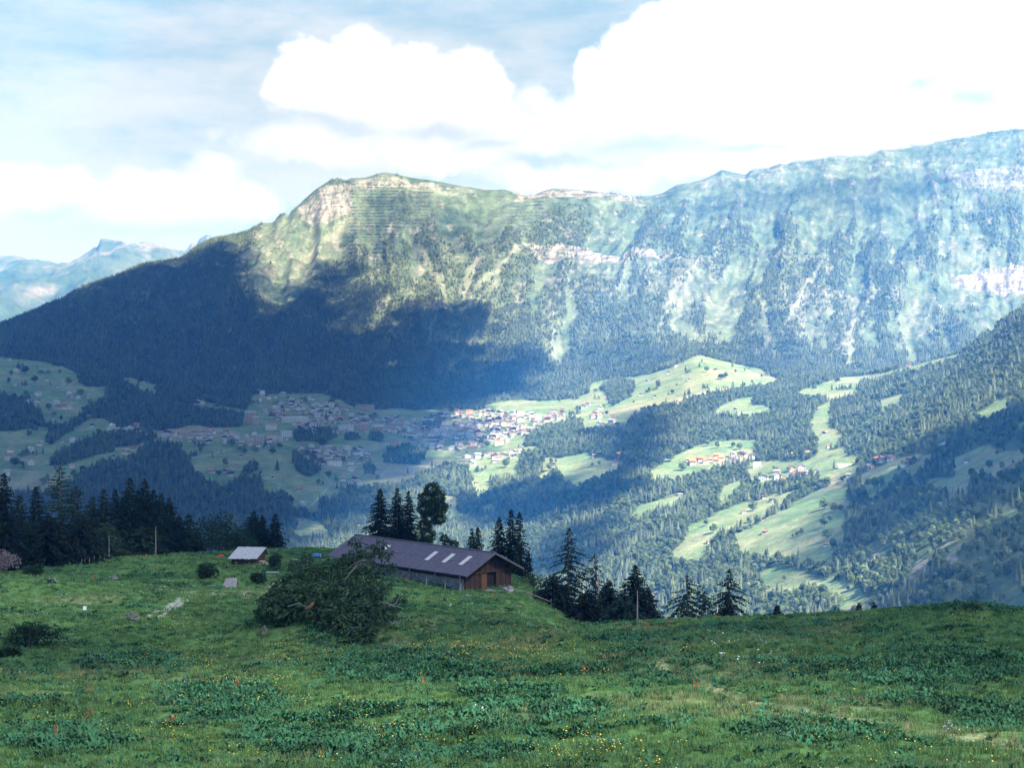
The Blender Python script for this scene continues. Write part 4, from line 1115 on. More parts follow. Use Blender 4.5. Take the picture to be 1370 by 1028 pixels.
v, f = tube([fpos(409, 816, -5.5), fpos(416, 812, -5.6), fpos(420, 806, -5.4)], [.12, .2, .08], 6)
child('split_wood', mesh_np('split_wood', v, np.array(f)), simple_mat('fresh_split_wood', (.13, .065, .045), .85, .3, 6), ft)

M_ROCK = simple_mat('lichen_rock', (.11, .12, .095), .95, .45, 2.2, .6, .1)
def rock(label, px, py, w, h, seed, name='rock', sink=.3):
    x, y, z = pick_meadow(px, py); k = y / F
    bm = bmesh.new(); bmesh.ops.create_icosphere(bm, subdivisions=3, radius=1)
    r_ = random.Random(seed); o3 = Vector((r_.uniform(-9, 9), r_.uniform(-9, 9), r_.uniform(-9, 9)))
    from mathutils import noise as mn
    for vv_ in bm.verts:
        c = mn.cell(vv_.co * 1.7 + o3) * .3 + mn.noise(vv_.co * 2.2 + o3) * .35
        vv_.co = vv_.co * (1 + c); vv_.co.x *= w * k * .5; vv_.co.y *= w * k * .4; vv_.co.z = vv_.co.z * h * k * .6 + h * k * (.5 - sink)
    me = bpy.data.meshes.new(name); bm.to_mesh(me); bm.free()
    o = link(name, me, M_ROCK); o.location = (x, y, z); tag(o, label, 'rock'); return o
rock('mossy outcrop on the hump beside the wheel tracks', 176, 832, 20, 11, 1)
rock('grey slab of rock at the left foot of the fallen spruce', 352, 850, 9, 13, 2)
rock('pair of low stones on the slope under the left stand', 152, 776, 12, 7, 3)
rock('pale stone beside the low stones under the left stand', 159, 772, 6, 6, 4)
rock('low boulder in the grass under the dead bush', 70, 782, 12, 8, 5)
rock('flat pale stone in the meadow below the barn eave', 623, 800, 12, 4, 6)
rock('small white stone right of the fallen spruce', 533, 830, 6, 3, 7)
rock('flat stone in the yellow grass below the barn', 582, 847, 14, 4, 8)
rock('low stone on the slope beneath the barn gable', 692, 815, 12, 4, 9)
rock('tiny pale stone low on the slope below the barn', 672, 842, 6, 3, 10)

# ------------------------------------------------------------------ buildings on the meadow
class MB:
    def __init__(s): s.V = []; s.F = []
    def hexa(s, p):                               # 8 points: bottom 0-3, top 4-7, both counter-clockwise from above
        b = len(s.V); s.V += [tuple(q) for q in p]
        s.F += [tuple(b + i for i in f) for f in ((3, 2, 1, 0), (4, 5, 6, 7), (0, 1, 5, 4), (1, 2, 6, 5), (2, 3, 7, 6), (3, 0, 4, 7))]
        return s
    def box(s, x0, x1, y0, y1, z0, z1):
        return s.hexa([(x0, y0, z0), (x1, y0, z0), (x1, y1, z0), (x0, y1, z0), (x0, y0, z1), (x1, y0, z1), (x1, y1, z1), (x0, y1, z1)])
    def bar(s, a, b, r, n=6):
        v, f = tube([a, b], [r, r], n); k = len(s.V); s.V += v; s.F += [tuple(i + k for i in q) for q in f]
        s.F += [tuple(k + i for i in range(n))[::-1], tuple(k + n + i for i in range(n))]; return s
    def poly(s, pts):
        b = len(s.V); s.V += [tuple(p) for p in pts]; s.F.append(tuple(range(b, b + len(pts)))); return s
    def mesh(s, name):
        me = bpy.data.meshes.new(name); me.from_pydata(s.V, [], s.F); me.update(); return me
    def build(s, name, mat, parent): return child(name, s.mesh(name), mat, parent)

def slab(mb, a, b, c, d, th):
    """roof sheet with thickness: a,b eave edge; c,d ridge edge"""
    a, b, c, d = map(Vector, (a, b, c, d)); n = (b - a).cross(d - a).normalized() * th
    if n.z < 0: n = -n
    return mb.hexa([a, b, c, d, a + n, b + n, c + n, d + n])

M_ROOF = simple_mat('weathered_slate_sheet', (.076, .069, .098), .75, .3, 1.6, .15, .25, (1, 3, 1))
M_ROOF2 = simple_mat('slate_sheet_edge', (.085, .08, .095), .8, .2, 1.5)
M_BOARD = simple_mat('red_brown_boards', (.046, .027, .022), .85, .45, 2.2, .3, .15, (1, 6, .5))  # base colour darkened to hold the eave shadow on the gable
M_BOARDD = simple_mat('dark_old_boards', (.055, .035, .028), .9, .4, 2.0, .3, .1, (6, 6, .5))
M_STONE = simple_mat('fieldstone_wall', (.20, .185, .18), .95, .55, 2.6, .8, .1)
M_GLASS = simple_mat('clouded_skylight_sheet', (.44, .42, .40), .5, .12, 3)
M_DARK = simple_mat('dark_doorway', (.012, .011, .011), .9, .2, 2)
M_SHEET = simple_mat('bleached_shingle_roof', (.33, .33, .335), .8, .35, 2.0, .3, .2, (1.2, 5, 1))

bx0, by0, _ = P(624, 772, 275)
dv = Vector((-math.sqrt(.5), math.sqrt(.5), 0)); gv = Vector((math.sqrt(.5), math.sqrt(.5), 0))
bc = Vector((float(bx0), float(by0), 0)) + dv * 17 + gv * 6.25
EAVE_Z = float(P(624, 772, 275)[2])
bz = EAVE_Z - 2.05
barn = empty('barn', (bc.x, bc.y, bz), math.radians(135))
tag(barn, 'long dark alpine barn with slate grey roof and four pale skylights', 'barn')
HE, HA, W2, L2 = 2.05, 5.05, 6.25, 17.0          # eave and ridge height, half width, half length; +y is the front, -x the gable end seen
mb = MB()
ov = 1.7
rs_ = random.Random(21)
for q in range(26):      # sheets laid side by side, each a little proud of or under its neighbour
    xa, xb = -L2 + 2 * L2 * q / 26, -L2 + 2 * L2 * (q + 1) / 26 - .03
    for t0, t1 in ((0, .52), (.50, 1)):
        l = rs_.uniform(0, .035) + (.0 if t0 else .0); ya, za, yb, zb = W2 * (1 - t0), HE + (HA - HE) * t0, W2 * (1 - t1), HE + (HA - HE) * t1
        l += .04 if t0 else 0
        slab(mb, (xa, ya, za + l - .08), (xb, ya, za + l - .08), (xb, yb, zb + l - .08), (xa, yb, zb + l - .08), .13)
rf = mb.build('roof', M_ROOF, barn)
mb = MB(); slab(mb, (-L2, -W2, HE), (L2, -W2, HE), (L2, -.06, HA), (-L2, -.06, HA), .13); mb.build('back_roof', M_ROOF, barn)
mb = MB()
for y in (.02,): mb.box(-L2 - .02, L2 + .02, -.16, .18, HA + .08, HA + .2)
mb.build('ridge_cap', M_ROOF2, rf)
mb = MB()
for sy in (1, -1): slab(mb, (-L2 - .05, sy * (W2 + .03), HE - .16), (-L2 - .004, sy * (W2 + .03), HE - .16), (-L2 - .004, sy * .02, HA - .16), (-L2 - .05, sy * .02, HA - .16), .30)
mb.build('bargeboard', M_ROOF2, barn)
def on_front(x, t, up): return (x, W2 * (1 - t), HE + (HA - HE) * t + up)
# skylights: (photo columns of each strip), matched along the slope
for x in (-13.2, -9.3, -5.3, 6.2):
    mb = MB(); w = .42
    slab(mb, on_front(x - w, .36, .13), on_front(x + w, .36, .13), on_front(x + w, .73, .15), on_front(x - w, .73, .15), .06)
    mb.build('skylight', M_GLASS, barn)
xw, yw = L2 - ov, W2 - 1.0
mb = MB()   # fieldstone front wall in rough courses, stepping in and out
r_ = random.Random(5)
x = -xw
while x < xw:
    w = r_.uniform(.35, .8)
    z = -2.4
    while z < 1.25:
        hh = r_.uniform(.25, .5); q = r_.uniform(0, .09)
        mb.box(x + .012, min(x + w, xw) - .012, yw - .5, yw + q, z + .012, min(z + hh, 1.3) - .012); z += hh
    x += w
mb.build('stone_wall', M_STONE, barn)
mb = MB()
mb.box(-xw, xw, yw - .42, yw - .08, -2.3, HE + .40); mb.build('front_boarding', M_BOARDD, barn)
mb = MB(); mb.box(-xw, xw, -yw, -yw + .25, -2.3, HE + .4); mb.build('rear_wall', M_BOARDD, barn)
for sx in (-1, 1):
    mb = MB()
    n = 26
    for k in range(n):
        y0 = -yw + .26 + (2 * yw - .72) * k / n; y1 = -yw + .26 + (2 * yw - .72) * (k + 1) / n - .02
        if sx < 0 and -1.55 < (y0 + y1) / 2 < .35: z0 = 1.9
        else: z0 = -1.6
        ym = (y0 + y1) / 2; zt = HE + (HA - HE) * (1 - abs(ym) / W2) - .08
        q = .03 * ((k * 7) % 3)
        mb.box(sx * xw - .1 - q, sx * xw + .1 + q, y0, y1, z0, zt)
    mb.build('gable_wall', M_BOARD if sx < 0 else M_BOARDD, barn)
mb = MB(); mb.box(-xw + .2, -xw + .3, -1.6, .4, -1.0, 1.9); mb.build('doorway_shade', M_DARK, barn)  # near-black sheet painting the shade inside the open gable door
mb = MB(); mb.box(-xw - .2, -xw - .1, .42, 1.5, -.9, 1.7); mb.build('open_door', simple_mat('amber_door_boards', (.13, .06, .032), .8, .35, 2.5, .2, .1, (1, 6, .5)), barn)
for y in (-4.9, 4.9, -1.75, 1.75):
    mb = MB(); mb.box(-xw - .22, -xw - .13, y - .1, y + .1, -1.2, HE + .3 + (1.6 if abs(y) < 3 else 0)); mb.build('corner_post', M_BOARDD, barn)
mb = MB(); mb.box(-xw - .30, -xw - .24, -5.0, 5.0, 1.92, 2.12); mb.build('tie_beam', M_BOARDD, barn)
for k, (x, y) in enumerate(((-15.2, 5.95), (-9.5, 5.9), (-3.5, 5.95), (2.5, 5.9), (8.5, 5.9))):
    mb = MB(); mb.bar((x, y, -2.2), (x + .1, y - .1, HE + .02), .11); mb.build('eave_post', M_PALE, barn)

def lump_pile(label, name, base, spots, mat, seed):
    bm = bmesh.new(); r_ = random.Random(seed)
    for (x, y, z, r) in spots:
        g = bmesh.ops.create_icosphere(bm, subdivisions=2, radius=r)
        for v in g['verts']:
            d = v.co.copy(); v.co = d * (1 + r_.uniform(-.16, .16)); v.co.z *= .7; v.co += Vector((x, y, z))
    me = bpy.data.meshes.new(name); bm.to_mesh(me); bm.free()
    o = link(name, me, mat); o.location = base; return o
gp = bc + dv * (-18.6) + gv * (-1.0)
for k in range(9):
    q = gp + gv * (random.Random(k).uniform(-3.6, 3.4)) + dv * random.Random(k + 50).uniform(-1.8, .6)
    z = meadow_z(q.x, q.y); rr = random.Random(k + 90).uniform(.35, .75)
    o = lump_pile('', 'boulder', (q.x, q.y, z + .1), [(0, 0, 0, rr), (rr * .7, .2, -.1, rr * .6)], M_STONE, k)
    tag(o, 'pale grey boulder in the heap at the barn gable', 'boulder', 'boulders heaped at the barn gable')
for k, (t, off) in enumerate(((-17.4, -7.9), (-13.5, -7.6), (-9.0, -7.4))):
    q = bc + dv * t + gv * off; z = meadow_z(q.x, q.y)
    mb = MB(); mb.bar((0, 0, -.4), (.12, .05, 1.5 - .15 * k), .09)
    o = link('fence_post', mb.mesh('fence_post'), M_PALE); o.location = (q.x, q.y, z)
    tag(o, ('leaning weathered post at the near corner of the barn', 'weathered post under the barn eave left of the corner post', 'short weathered post under the middle of the barn eave')[k], 'post')
# rail fence right of the gable
fq = [bc + dv * t + gv * o_ for t, o_ in ((-21.5, -1.5), (-24.0, .8), (-26.0, 3.2))]
fe_ = empty('rail_fence', (fq[0].x, fq[0].y, meadow_z(fq[0].x, fq[0].y))); tag(fe_, 'low weathered rail fence running from the barn gable', 'fence')
pz = [Vector((q.x - fq[0].x, q.y - fq[0].y, meadow_z(q.x, q.y) - meadow_z(fq[0].x, fq[0].y))) for q in fq]
for p_ in pz:
    mb = MB(); mb.bar(p_ + Vector((0, 0, -.4)), p_ + Vector((0, 0, 1.3)), .08); mb.build('post', M_PALE, fe_)
mb = MB()
for p_, q_ in zip(pz[:-1], pz[1:]): mb.bar(p_ + Vector((0, 0, .8)), q_ + Vector((0, 0, .85)), .06)
mb.build('rail', M_PALE, fe_)

# the small hut
hx, hy, hz_ = pick_meadow(331, 757)
hut = empty('hut', (hx, hy, hz_), math.radians(-8)); tag(hut, 'small wooden hut with bleached grey roof at the brow', 'hut')
k = hy / F; hw = 20.5 * k; hd = 2.4
def plank_roof(a, b, c, d, n, th, seed):
    """roof laid of n long boards from eave a-b up to ridge d-c, each with its own lift"""
    r_ = random.Random(seed); mb = MB(); a, b, c, d = map(Vector, (a, b, c, d))
    for k in range(n):
        t0, t1 = k / n + .004, (k + 1) / n - .004
        l = Vector((0, 0, r_.uniform(0, .06))); e = (d - a).normalized() * r_.uniform(-.15, .1)
        slab(mb, a + (b - a) * t0 + e + l, a + (b - a) * t1 + e + l, d + (c - d) * t1 + l, d + (c - d) * t0 + l, th)
    return mb
plank_roof((-hw - .1, -hd - .5, 1.15), (hw - .3, -hd - .5, 1.15), (hw + .5, .5, 2.75), (-hw + .7, .5, 2.75), 17, .1, 3).build('roof', M_SHEET, hut)
mb = MB(); slab(mb, (-hw + .3, hd + .8, 1.2), (hw + .2, hd + .8, 1.2), (hw + .5, .56, 2.74), (-hw + .7, .56, 2.74), .12); mb.build('back_roof', M_SHEET, hut)
mb = MB()
for a, b in ((-hw + .4, -1.0), (-.98, 1.2), (1.22, hw - .3)): mb.box(a, b, -hd, -hd + .2, -.9, 1.22)
mb.box(-hw + .4, -hw + .6, -hd + .21, hd, -.9, 1.3); mb.box(hw - .5, hw - .3, -hd + .21, hd, -.9, 1.3); mb.box(-hw + .61, hw - .51, hd - .2, hd, -.9, 1.2)
mb.poly([(hw - .29, -hd, 1.3), (hw - .29, hd, 1.3), (hw - .29, .5, 2.7)]); mb.poly([(-hw + .39, -hd, 1.3), (-hw + .39, .5, 2.7), (-hw + .39, hd, 1.3)])
mb.build('wall', M_BOARDD, hut)
mb = MB(); mb.box(-.6, 1.1, -hd - .05, -hd - .01, -.5, .9); mb.build('door', M_BOARD, hut)
# fallen roof of boards on the grass, trough, planks, board, tank
px0 = pick_meadow(307, 786)
lt = empty('lean_to_roof', px0, math.radians(18)); tag(lt, 'low weathered board shelter half sunk in the grass below the hut', 'shelter')
k = px0[1] / F
plank_roof((-13 * k, -1.3, -.05), (7 * k, -1.3, -.05), (12 * k, 1.1, 1.05), (-4 * k, 1.1, 1.05), 10, .08, 4).build('roof', simple_mat('old_grey_boards', (.19, .185, .18), .9, .4, 2.5, .3, .1, (1.2, 5, 1)), lt)
mb = MB(); mb.poly([(7 * k, -1.25, -.3), (12 * k, 1.05, -.3), (12 * k, 1.05, 1.0), (7 * k, -1.25, -.06)]); mb.box(-4 * k, 11.5 * k, 1.0, 1.08, -.3, 1.0); mb.build('wall', M_BOARDD, lt)
def planks(label, px, py, w, name, cat, n=4, rz=.1):
    p_ = pick_meadow(px, py); k = p_[1] / F; L = w * k
    t = empty(name, p_, rz); tag(t, label, cat)
    for j in range(n):
        mb = MB(); mb.box(-L / 2 + .1 * (j % 2), L / 2, -.5 + j * .26, -.28 + j * .26, .12 + .09 * j, .2 + .09 * j); mb.build('plank', M_SHEET, t)
    for sx in (-.4, .4):
        q_ = MB(); q_.box(sx * L - .1, sx * L + .1, -.5, .5, -.2, .11); q_.build('bearer', M_BOARDD, t)
    return t
planks('stack of grey planks on the grass behind the fallen spruce', 402, 753, 22, 'plank_stack', 'planks')
planks('pair of bleached boards on the slope right of the small drooping shrub', 364, 769, 18, 'plank_stack', 'planks', 2, -.1)
p_ = pick_meadow(424, 748)
drum = empty('barrel', p_); tag(drum, 'blue barrel lying behind the fallen spruce', 'barrel')
v, f = tube([(-.7, 0, .45), (-.55, 0, .45), (0, 0, .45), (.55, 0, .45), (.7, 0, .45)], [.42, .46, .48, .46, .42], 14)
child('shell', mesh_np('shell', v, np.array(f), True), simple_mat('blue_barrel_paint', (.05, .14, .30), .5, .2, 3), drum)
M_LID = simple_mat('barrel_lid', (.4, .42, .45), .5, .2, 3)
for sx in (-1, 1):
    mb = MB(); mb.bar((sx * .72, 0, .45), (sx * .68, 0, .45), .4, 14); mb.build('lid', M_LID, drum)
p_ = pick_meadow(113, 821)
sg_ = empty('marker_sign', p_); tag(sg_, 'small white marker board on a stake in the left meadow', 'sign')
mb = MB(); mb.box(-.04, .04, -.03, .03, -.4, .62); mb.build('stake', M_PALE, sg_)
mb = MB(); mb.box(-.2, .2, -.065, -.035, .35, .8); mb.build('board', simple_mat('white_sign_paint', (.75, .75, .76), .5, .05, 3), sg_)
# firewood and cut logs near the hut
for k, (px, py, c, lb) in enumerate(((291,748,(.38,.10,.06),'heap of rusty red cut wood left of the hut'),(356,757,(.42,.30,.22),'heap of split logs at the right corner of the hut'),(700,772,(.26,.22,.2),'heap of pale split logs at the back corner of the barn gable'))):
    p_ = pick_meadow(px, py); t = empty('log_heap', p_); tag(t, lb, 'logs')
    r_ = random.Random(k + 300); mm_ = simple_mat('cut_wood', c, .85, .4, 4)
    for j in range(9):
        mb = MB(); x, z = r_.uniform(-.9, .9), .12 + .22 * (j // 4); y = r_.uniform(-.3, .3); a = r_.uniform(-.5, .5)
        mb.bar((x - .45 * math.cos(a), y - .45 * math.sin(a), z), (x + .45 * math.cos(a), y + .45 * math.sin(a), z + r_.uniform(-.05, .1)), r_.uniform(.09, .15), 7); mb.build('log', mm_, t)
# pasture fence of stakes under the left stand
stk = [pick_meadow(px, py) for px, py in ((108,758),(114,757),(120,756),(126,755),(133,753),(139,752))]
sf = empty('stake_fence', stk[0]); tag(sf, 'short row of pale fence stakes at the edge of the left stand', 'fence')
for q in stk:
    mb = MB(); d_ = Vector(q) - Vector(stk[0]); mb.bar(d_ + Vector((0, 0, -.3)), d_ + Vector((.1, 0, 1.2)), .06); mb.build('stake', M_PALE, sf)
mb = MB()
for a, b in zip(stk[:-1], stk[1:]): mb.bar(Vector(a) - Vector(stk[0]) + Vector((0, 0, .9)), Vector(b) - Vector(stk[0]) + Vector((0, 0, .85)), .02)
mb.build('wire', M_DARK, sf)
# ------------------------------------------------------------------ houses across the valley
WALLC = {'dark timber': (.115, .07, .05), 'whitewashed': (.66, .64, .62), 'tan': (.42, .32, .23)}
ROOFC = {'brown': (.20, .15, .135), 'grey': (.34, .33, .34), 'rust red': (.36, .18, .14), 'orange': (.62, .20, .09)}
M_WALL = {k: simple_mat('wall_' + k.replace(' ', '_'), c, .85, .2, .3, obj_var=.18) for k, c in WALLC.items()}
M_RF = {k: simple_mat('roof_' + k.replace(' ', '_'), c, .8, .2, .4, obj_var=.25) for k, c in ROOFC.items()}
M_WIN = simple_mat('window_glass_dark', (.05, .06, .075), .25, .2, 1, spec=.5)
M_PLINTH = M_WALL['whitewashed']

def house_parts(w, d, h, pitch, wall, roof, floors, cols, chalet=True):
    """gable towards -y; plinth plaster and timber above for chalets; windows set in proud frames"""
    hw, hd = w / 2, d / 2; rise = hw * pitch
    mb = MB(); mats = [M_WALL[wall], M_PLINTH, M_WIN]; mi = []
    def add(n0, m): mi.extend([m] * (len(mb.F) - n0))
    n0 = len(mb.F); mb.box(-hw, hw, -hd, hd, -4, h * .42); add(n0, 1 if chalet else 0)
    n0 = len(mb.F)
    q = .12
    b = len(mb.V)
    mb.V += [(-hw - q, -hd - q, h * .42), (hw + q, -hd - q, h * .42), (hw + q, hd + q, h * .42), (-hw - q, hd + q, h * .42), (-hw - q, -hd - q, h), (hw + q, -hd - q, h), (hw + q, hd + q, h), (-hw - q, hd + q, h), (0, -hd - q, h + rise), (0, hd + q, h + rise)]
    mb.F += [(b, b + 1, b + 5, b + 8, b + 4), (b + 2, b + 3, b + 7, b + 9, b + 6), (b + 1, b + 2, b + 6, b + 5), (b + 3, b, b + 4, b + 7), (b + 3, b + 2, b + 1, b)]
    add(n0, 0)
    n0 = len(mb.F)
    fh = h / floors
    for f in range(floors):
        for side in (-1, 1):
            z0 = f * fh + fh * .32; z1 = f * fh + fh * .82
            for c in range(cols):
                x = -hw + (c + .5) * w / cols; ww = w / cols * .24
                y = -hd - q - .06 if side < 0 else hd + q + .06
                mb.box(x - ww, x + ww, min(y, y + .05 * side), max(y, y + .05 * side), z0, z1)
        nd = max(2, int(cols * d / w))
        for c in range(nd):
            y = -hd + (c + .5) * d / nd; ww = d / nd * .22
            for sx in (-1, 1):
                x = sx * (hw + q + .06); mb.box(min(x, x + .05 * sx), max(x, x + .05 * sx), y - ww, y + ww, f * fh + fh * .32, f * fh + fh * .82)
    add(n0, 2)
    me = mb.mesh('house_walls')
    for m in mats: me.materials.append(m)
    me.polygons.foreach_set('material_index', np.array(mi, np.int32))
    rb_ = MB(); o_ = .13 * w if chalet else .05 * w; th = .35
    for s in (-1, 1):
        slab(rb_, (s * (hw + o_), -hd - o_ * .9, h - o_ * pitch + .12), (s * (hw + o_), hd + o_ * .9, h - o_ * pitch + .12), (s * .03, hd + o_ * .9, h + rise + .12), (s * .03, -hd - o_ * .9, h + rise + .12), th)
    rb_.box(hw * .3, hw * .3 + .9, hd * .2, hd * .2 + .9, h + rise * .5, h + rise + 1.3)
    return me, rb_.mesh('house_roof')

HP = {}
def house(name, cat, wall, roof, x, y, z, rz, sc, label, group, shape=0):
    k = (name, wall, roof, shape)
    if k not in HP:
        w, d, h, p, fl_, co_ = {'chalet': ((11, 12, 6.2, .42, 2, 4), (13, 11, 8.0, .40, 3, 4), (10, 14, 5.6, .45, 2, 3)), 'hay_barn': ((7, 8, 3.6, .45, 1, 1), (8.5, 7, 3.8, .42, 1, 1), (7, 9, 4.2, .45, 1, 1))}[name][shape]
        a, b = house_parts(w, d, h, p, wall, roof, fl_, co_, True)
        o = link(name, a); child('roof', b, M_RF[roof], o); HP[k] = o
    else: o = dup(HP[k])
    o.location = (x, y, z); o.rotation_euler = (0, 0, rz); o.scale = (sc, sc, sc)
    return tag(o, label, cat, group)

hr = random.Random(91)
placed = []
def try_place(px, py, gap):
    for q in placed:
        if abs(q[0] - px) < gap and abs(q[1] - py) < gap * .42: return False
    placed.append((px, py)); return True

HOTELS = [(335,568,15,19,'tan','grey','tall cream hotel with a steep grey roof above the left of the village'),(342,569,9,13,'tan','grey','lower cream wing standing at the right of the tall hotel'),(394,567,35,9,'whitewashed','grey','long white hotel block in the upper village'),(397,556,15,5.5,'tan','brown','brown roofed hotel behind the long white block'),
 (362,576,15,9,'whitewashed','rust red','red roofed hotel between the tall cream hotel and the car park'),(347,591,14,9,'tan','grey','left one of two joined hotels below the tall cream hotel'),(363,590,14,8,'whitewashed','rust red','right one of two joined hotels below the tall cream hotel'),(383,585,15,8,'whitewashed','grey','grey roofed hotel right of the joined pair'),(245,584,15,7,'tan','rust red','broad rust roofed house at the left end of the village'),
 (488,549,25,7,'tan','brown','long hotel alone above the village against the dark forest'),(463,578,20,10,'whitewashed','grey','tall white hotel in the row along the village street'),(484,576,18,9,'tan','rust red','peach hotel next to the tall white one in the street row'),(505,577,14,7,'tan','grey','grey roofed hotel in the street row right of the peach one'),(528,576,21,9,'tan','brown','wide tan hotel at the right end of the street row'),
 (573,568,17,7,'whitewashed','grey','white hall like building behind the trees of the village centre'),(527,598,12,7,'tan','rust red','square tan house on the meadow under the street row'),(542,598,10,7,'tan','brown','brown roofed square house right of the tan one under the street row'),(631,602,17,6,'tan','rust red','long pinkish building at the lower edge of the village'),(447,624,19,9,'whitewashed','rust red','largest white building of the lower cluster'),
 (668,596,15,8,'whitewashed','orange','orange roofed white house on the sunny right edge of the village'),(720,561,12,7,'whitewashed','grey','sunlit white hotel in the upper right of the village'),(904,542,15,5,'whitewashed','brown','long white house at the edge of the wood below the round hill'),(1013,625,13,7,'whitewashed','grey','white house with grey roof beside the middle hamlet'),(610,672,13,5,'tan','brown','broad roofed house on the small bright field behind the barn trees'),(1083,609,12,5,'tan','rust red','wide rust roofed house at the end of the steep field'),(1064,610,12,4,'tan','orange','pale orange roofed house left of the wide rust roofed one'),
 (740,553,14,6,'tan','brown','sunlit brown roofed hotel at the upper right end of the village'),(697,556,14,6,'whitewashed','rust red','sunlit white lodge under the wood in the upper right of the village'),(628,555,12,7,'tan','orange','orange roofed hotel on the shadow edge above the village')]
for i, (px, py, w, h, wl, rfc, lb) in enumerate(HOTELS):
    x, y, z = pick(px, py); k = y / F
    W = w * k * (.78 if px > 600 else 1); H = h * k * (.85 if px > 600 else 1); dep = min(16, max(10, W * .45))
    fl_ = max(2, int(round(H * .8 / 3.1)))
    # the long side faces the viewer: gable parts are built along y, so turn by a quarter
    a, b = house_parts(dep, W, H * .82, .5, wl, rfc, fl_, max(2, int(dep / 4)), False)
    o = link('hotel', a); child('roof', b, M_RF[rfc], o)
    o.location = (x, y + dep / 2, z); o.rotation_euler = (0, 0, math.pi / 2 + math.atan2(-x, y) * .6 + hr.uniform(-.12, .12))
    tag(o, lb, 'house' if w < 14 else 'hotel')
    for q in range(int(w // 6) + 1): placed.append((px - w / 2 + 6 * q + 2, py - 1)); placed.append((px - w / 2 + 6 * q + 2, py - h * .6))

CL = [([(258,538),(300,545),(330,552),(330,562),(300,558),(262,550)], 8, 'on the wooded rise left of the tall hotel', 5, .5),
 ([(345,525),(400,530),(440,540),(470,550),(500,558),(500,580),(440,585),(405,580),(380,570),(345,548)], 52, 'in the upper village round the white hotels', 5.2, .45),
 ([(500,560),(560,561),(600,550),(640,552),(700,552),(758,549),(752,560),(722,576),(690,590),(640,600),(590,604),(555,598),(540,582),(505,580)], 112, 'in the dense heart of the village', 5.0, .5),
 ([(150,572),(165,574),(220,580),(235,578),(300,576),(345,582),(400,588),(350,600),(270,596),(232,590),(160,580)], 26, 'in the loose row at the left of the village', 6, .4),
 ([(400,598),(440,600),(490,602),(496,616),(460,625),(430,625),(397,612)], 26, 'in the lower cluster under the village', 5.4, .5),
 ([(455,642),(490,642),(490,651),(455,650)], 4, 'on the meadow below the lower cluster', 7, .5),
 ([(590,612),(640,610),(700,598),(705,608),(640,625),(600,620)], 14, 'at the sunny lower edge of the village', 6, .4),
 ([(778,545),(800,540),(835,552),(830,572),(800,572)], 13, 'in the hamlet under the round hill', 6, .35),
 ([(975,608),(1012,613),(1008,630),(980,624)], 6, 'beside the orange roofed hamlet', 6, .4),
 ([(1020,642),(1060,628),(1097,626),(1097,637),(1050,648),(1026,650)], 9, 'in the hamlet at the top of the steep field', 7, .3)]
PLANT = []
for poly, n, place, gap, shareb in CL:
    xs = [p[0] for p in poly]; ys = [p[1] for p in poly]; got = tries = 0
    while got < n and tries < 4000:
        tries += 1
        px, py = hr.uniform(min(xs), max(xs)), hr.uniform(min(ys), max(ys))
        if not inpoly(np.array([px]), np.array([py]), poly)[0] or not try_place(px, py, gap * hr.uniform(.8, 1.2)): continue
        x, y, z = pick(px, py)
        roof = hr.choices(['brown', 'grey', 'rust red'], [.5, .3, .2])[0]; wall = hr.choices(['whitewashed', 'tan', 'dark timber'], [.6, .25, .15])[0]
        house('chalet', 'chalet', wall, roof, x, y, z, hr.choice([0, 0, 0, math.pi / 2]) + hr.uniform(-.4, .4), hr.uniform(1.05, 1.5), f'{roof} roofed {wall} chalet {place}', f'chalets {place}', hr.randrange(3)); got += 1
        if hr.random() < .28: PLANT.append((px + hr.uniform(-5, 5), py + hr.uniform(-1, 2.5), place))
for px, py in ((922,618),(929,619),(937,618),(944,619),(951,618),(958,619),(964,616),(958,613),(926,622)):
    x, y, z = pick(px, py); house('chalet', 'chalet', 'tan', 'orange', x, y, z, math.pi / 2 + hr.uniform(-.15, .15), hr.uniform(1.0, 1.2), 'bright orange roofed chalet in the row of the middle hamlet', 'orange roofed chalets', hr.randrange(2))
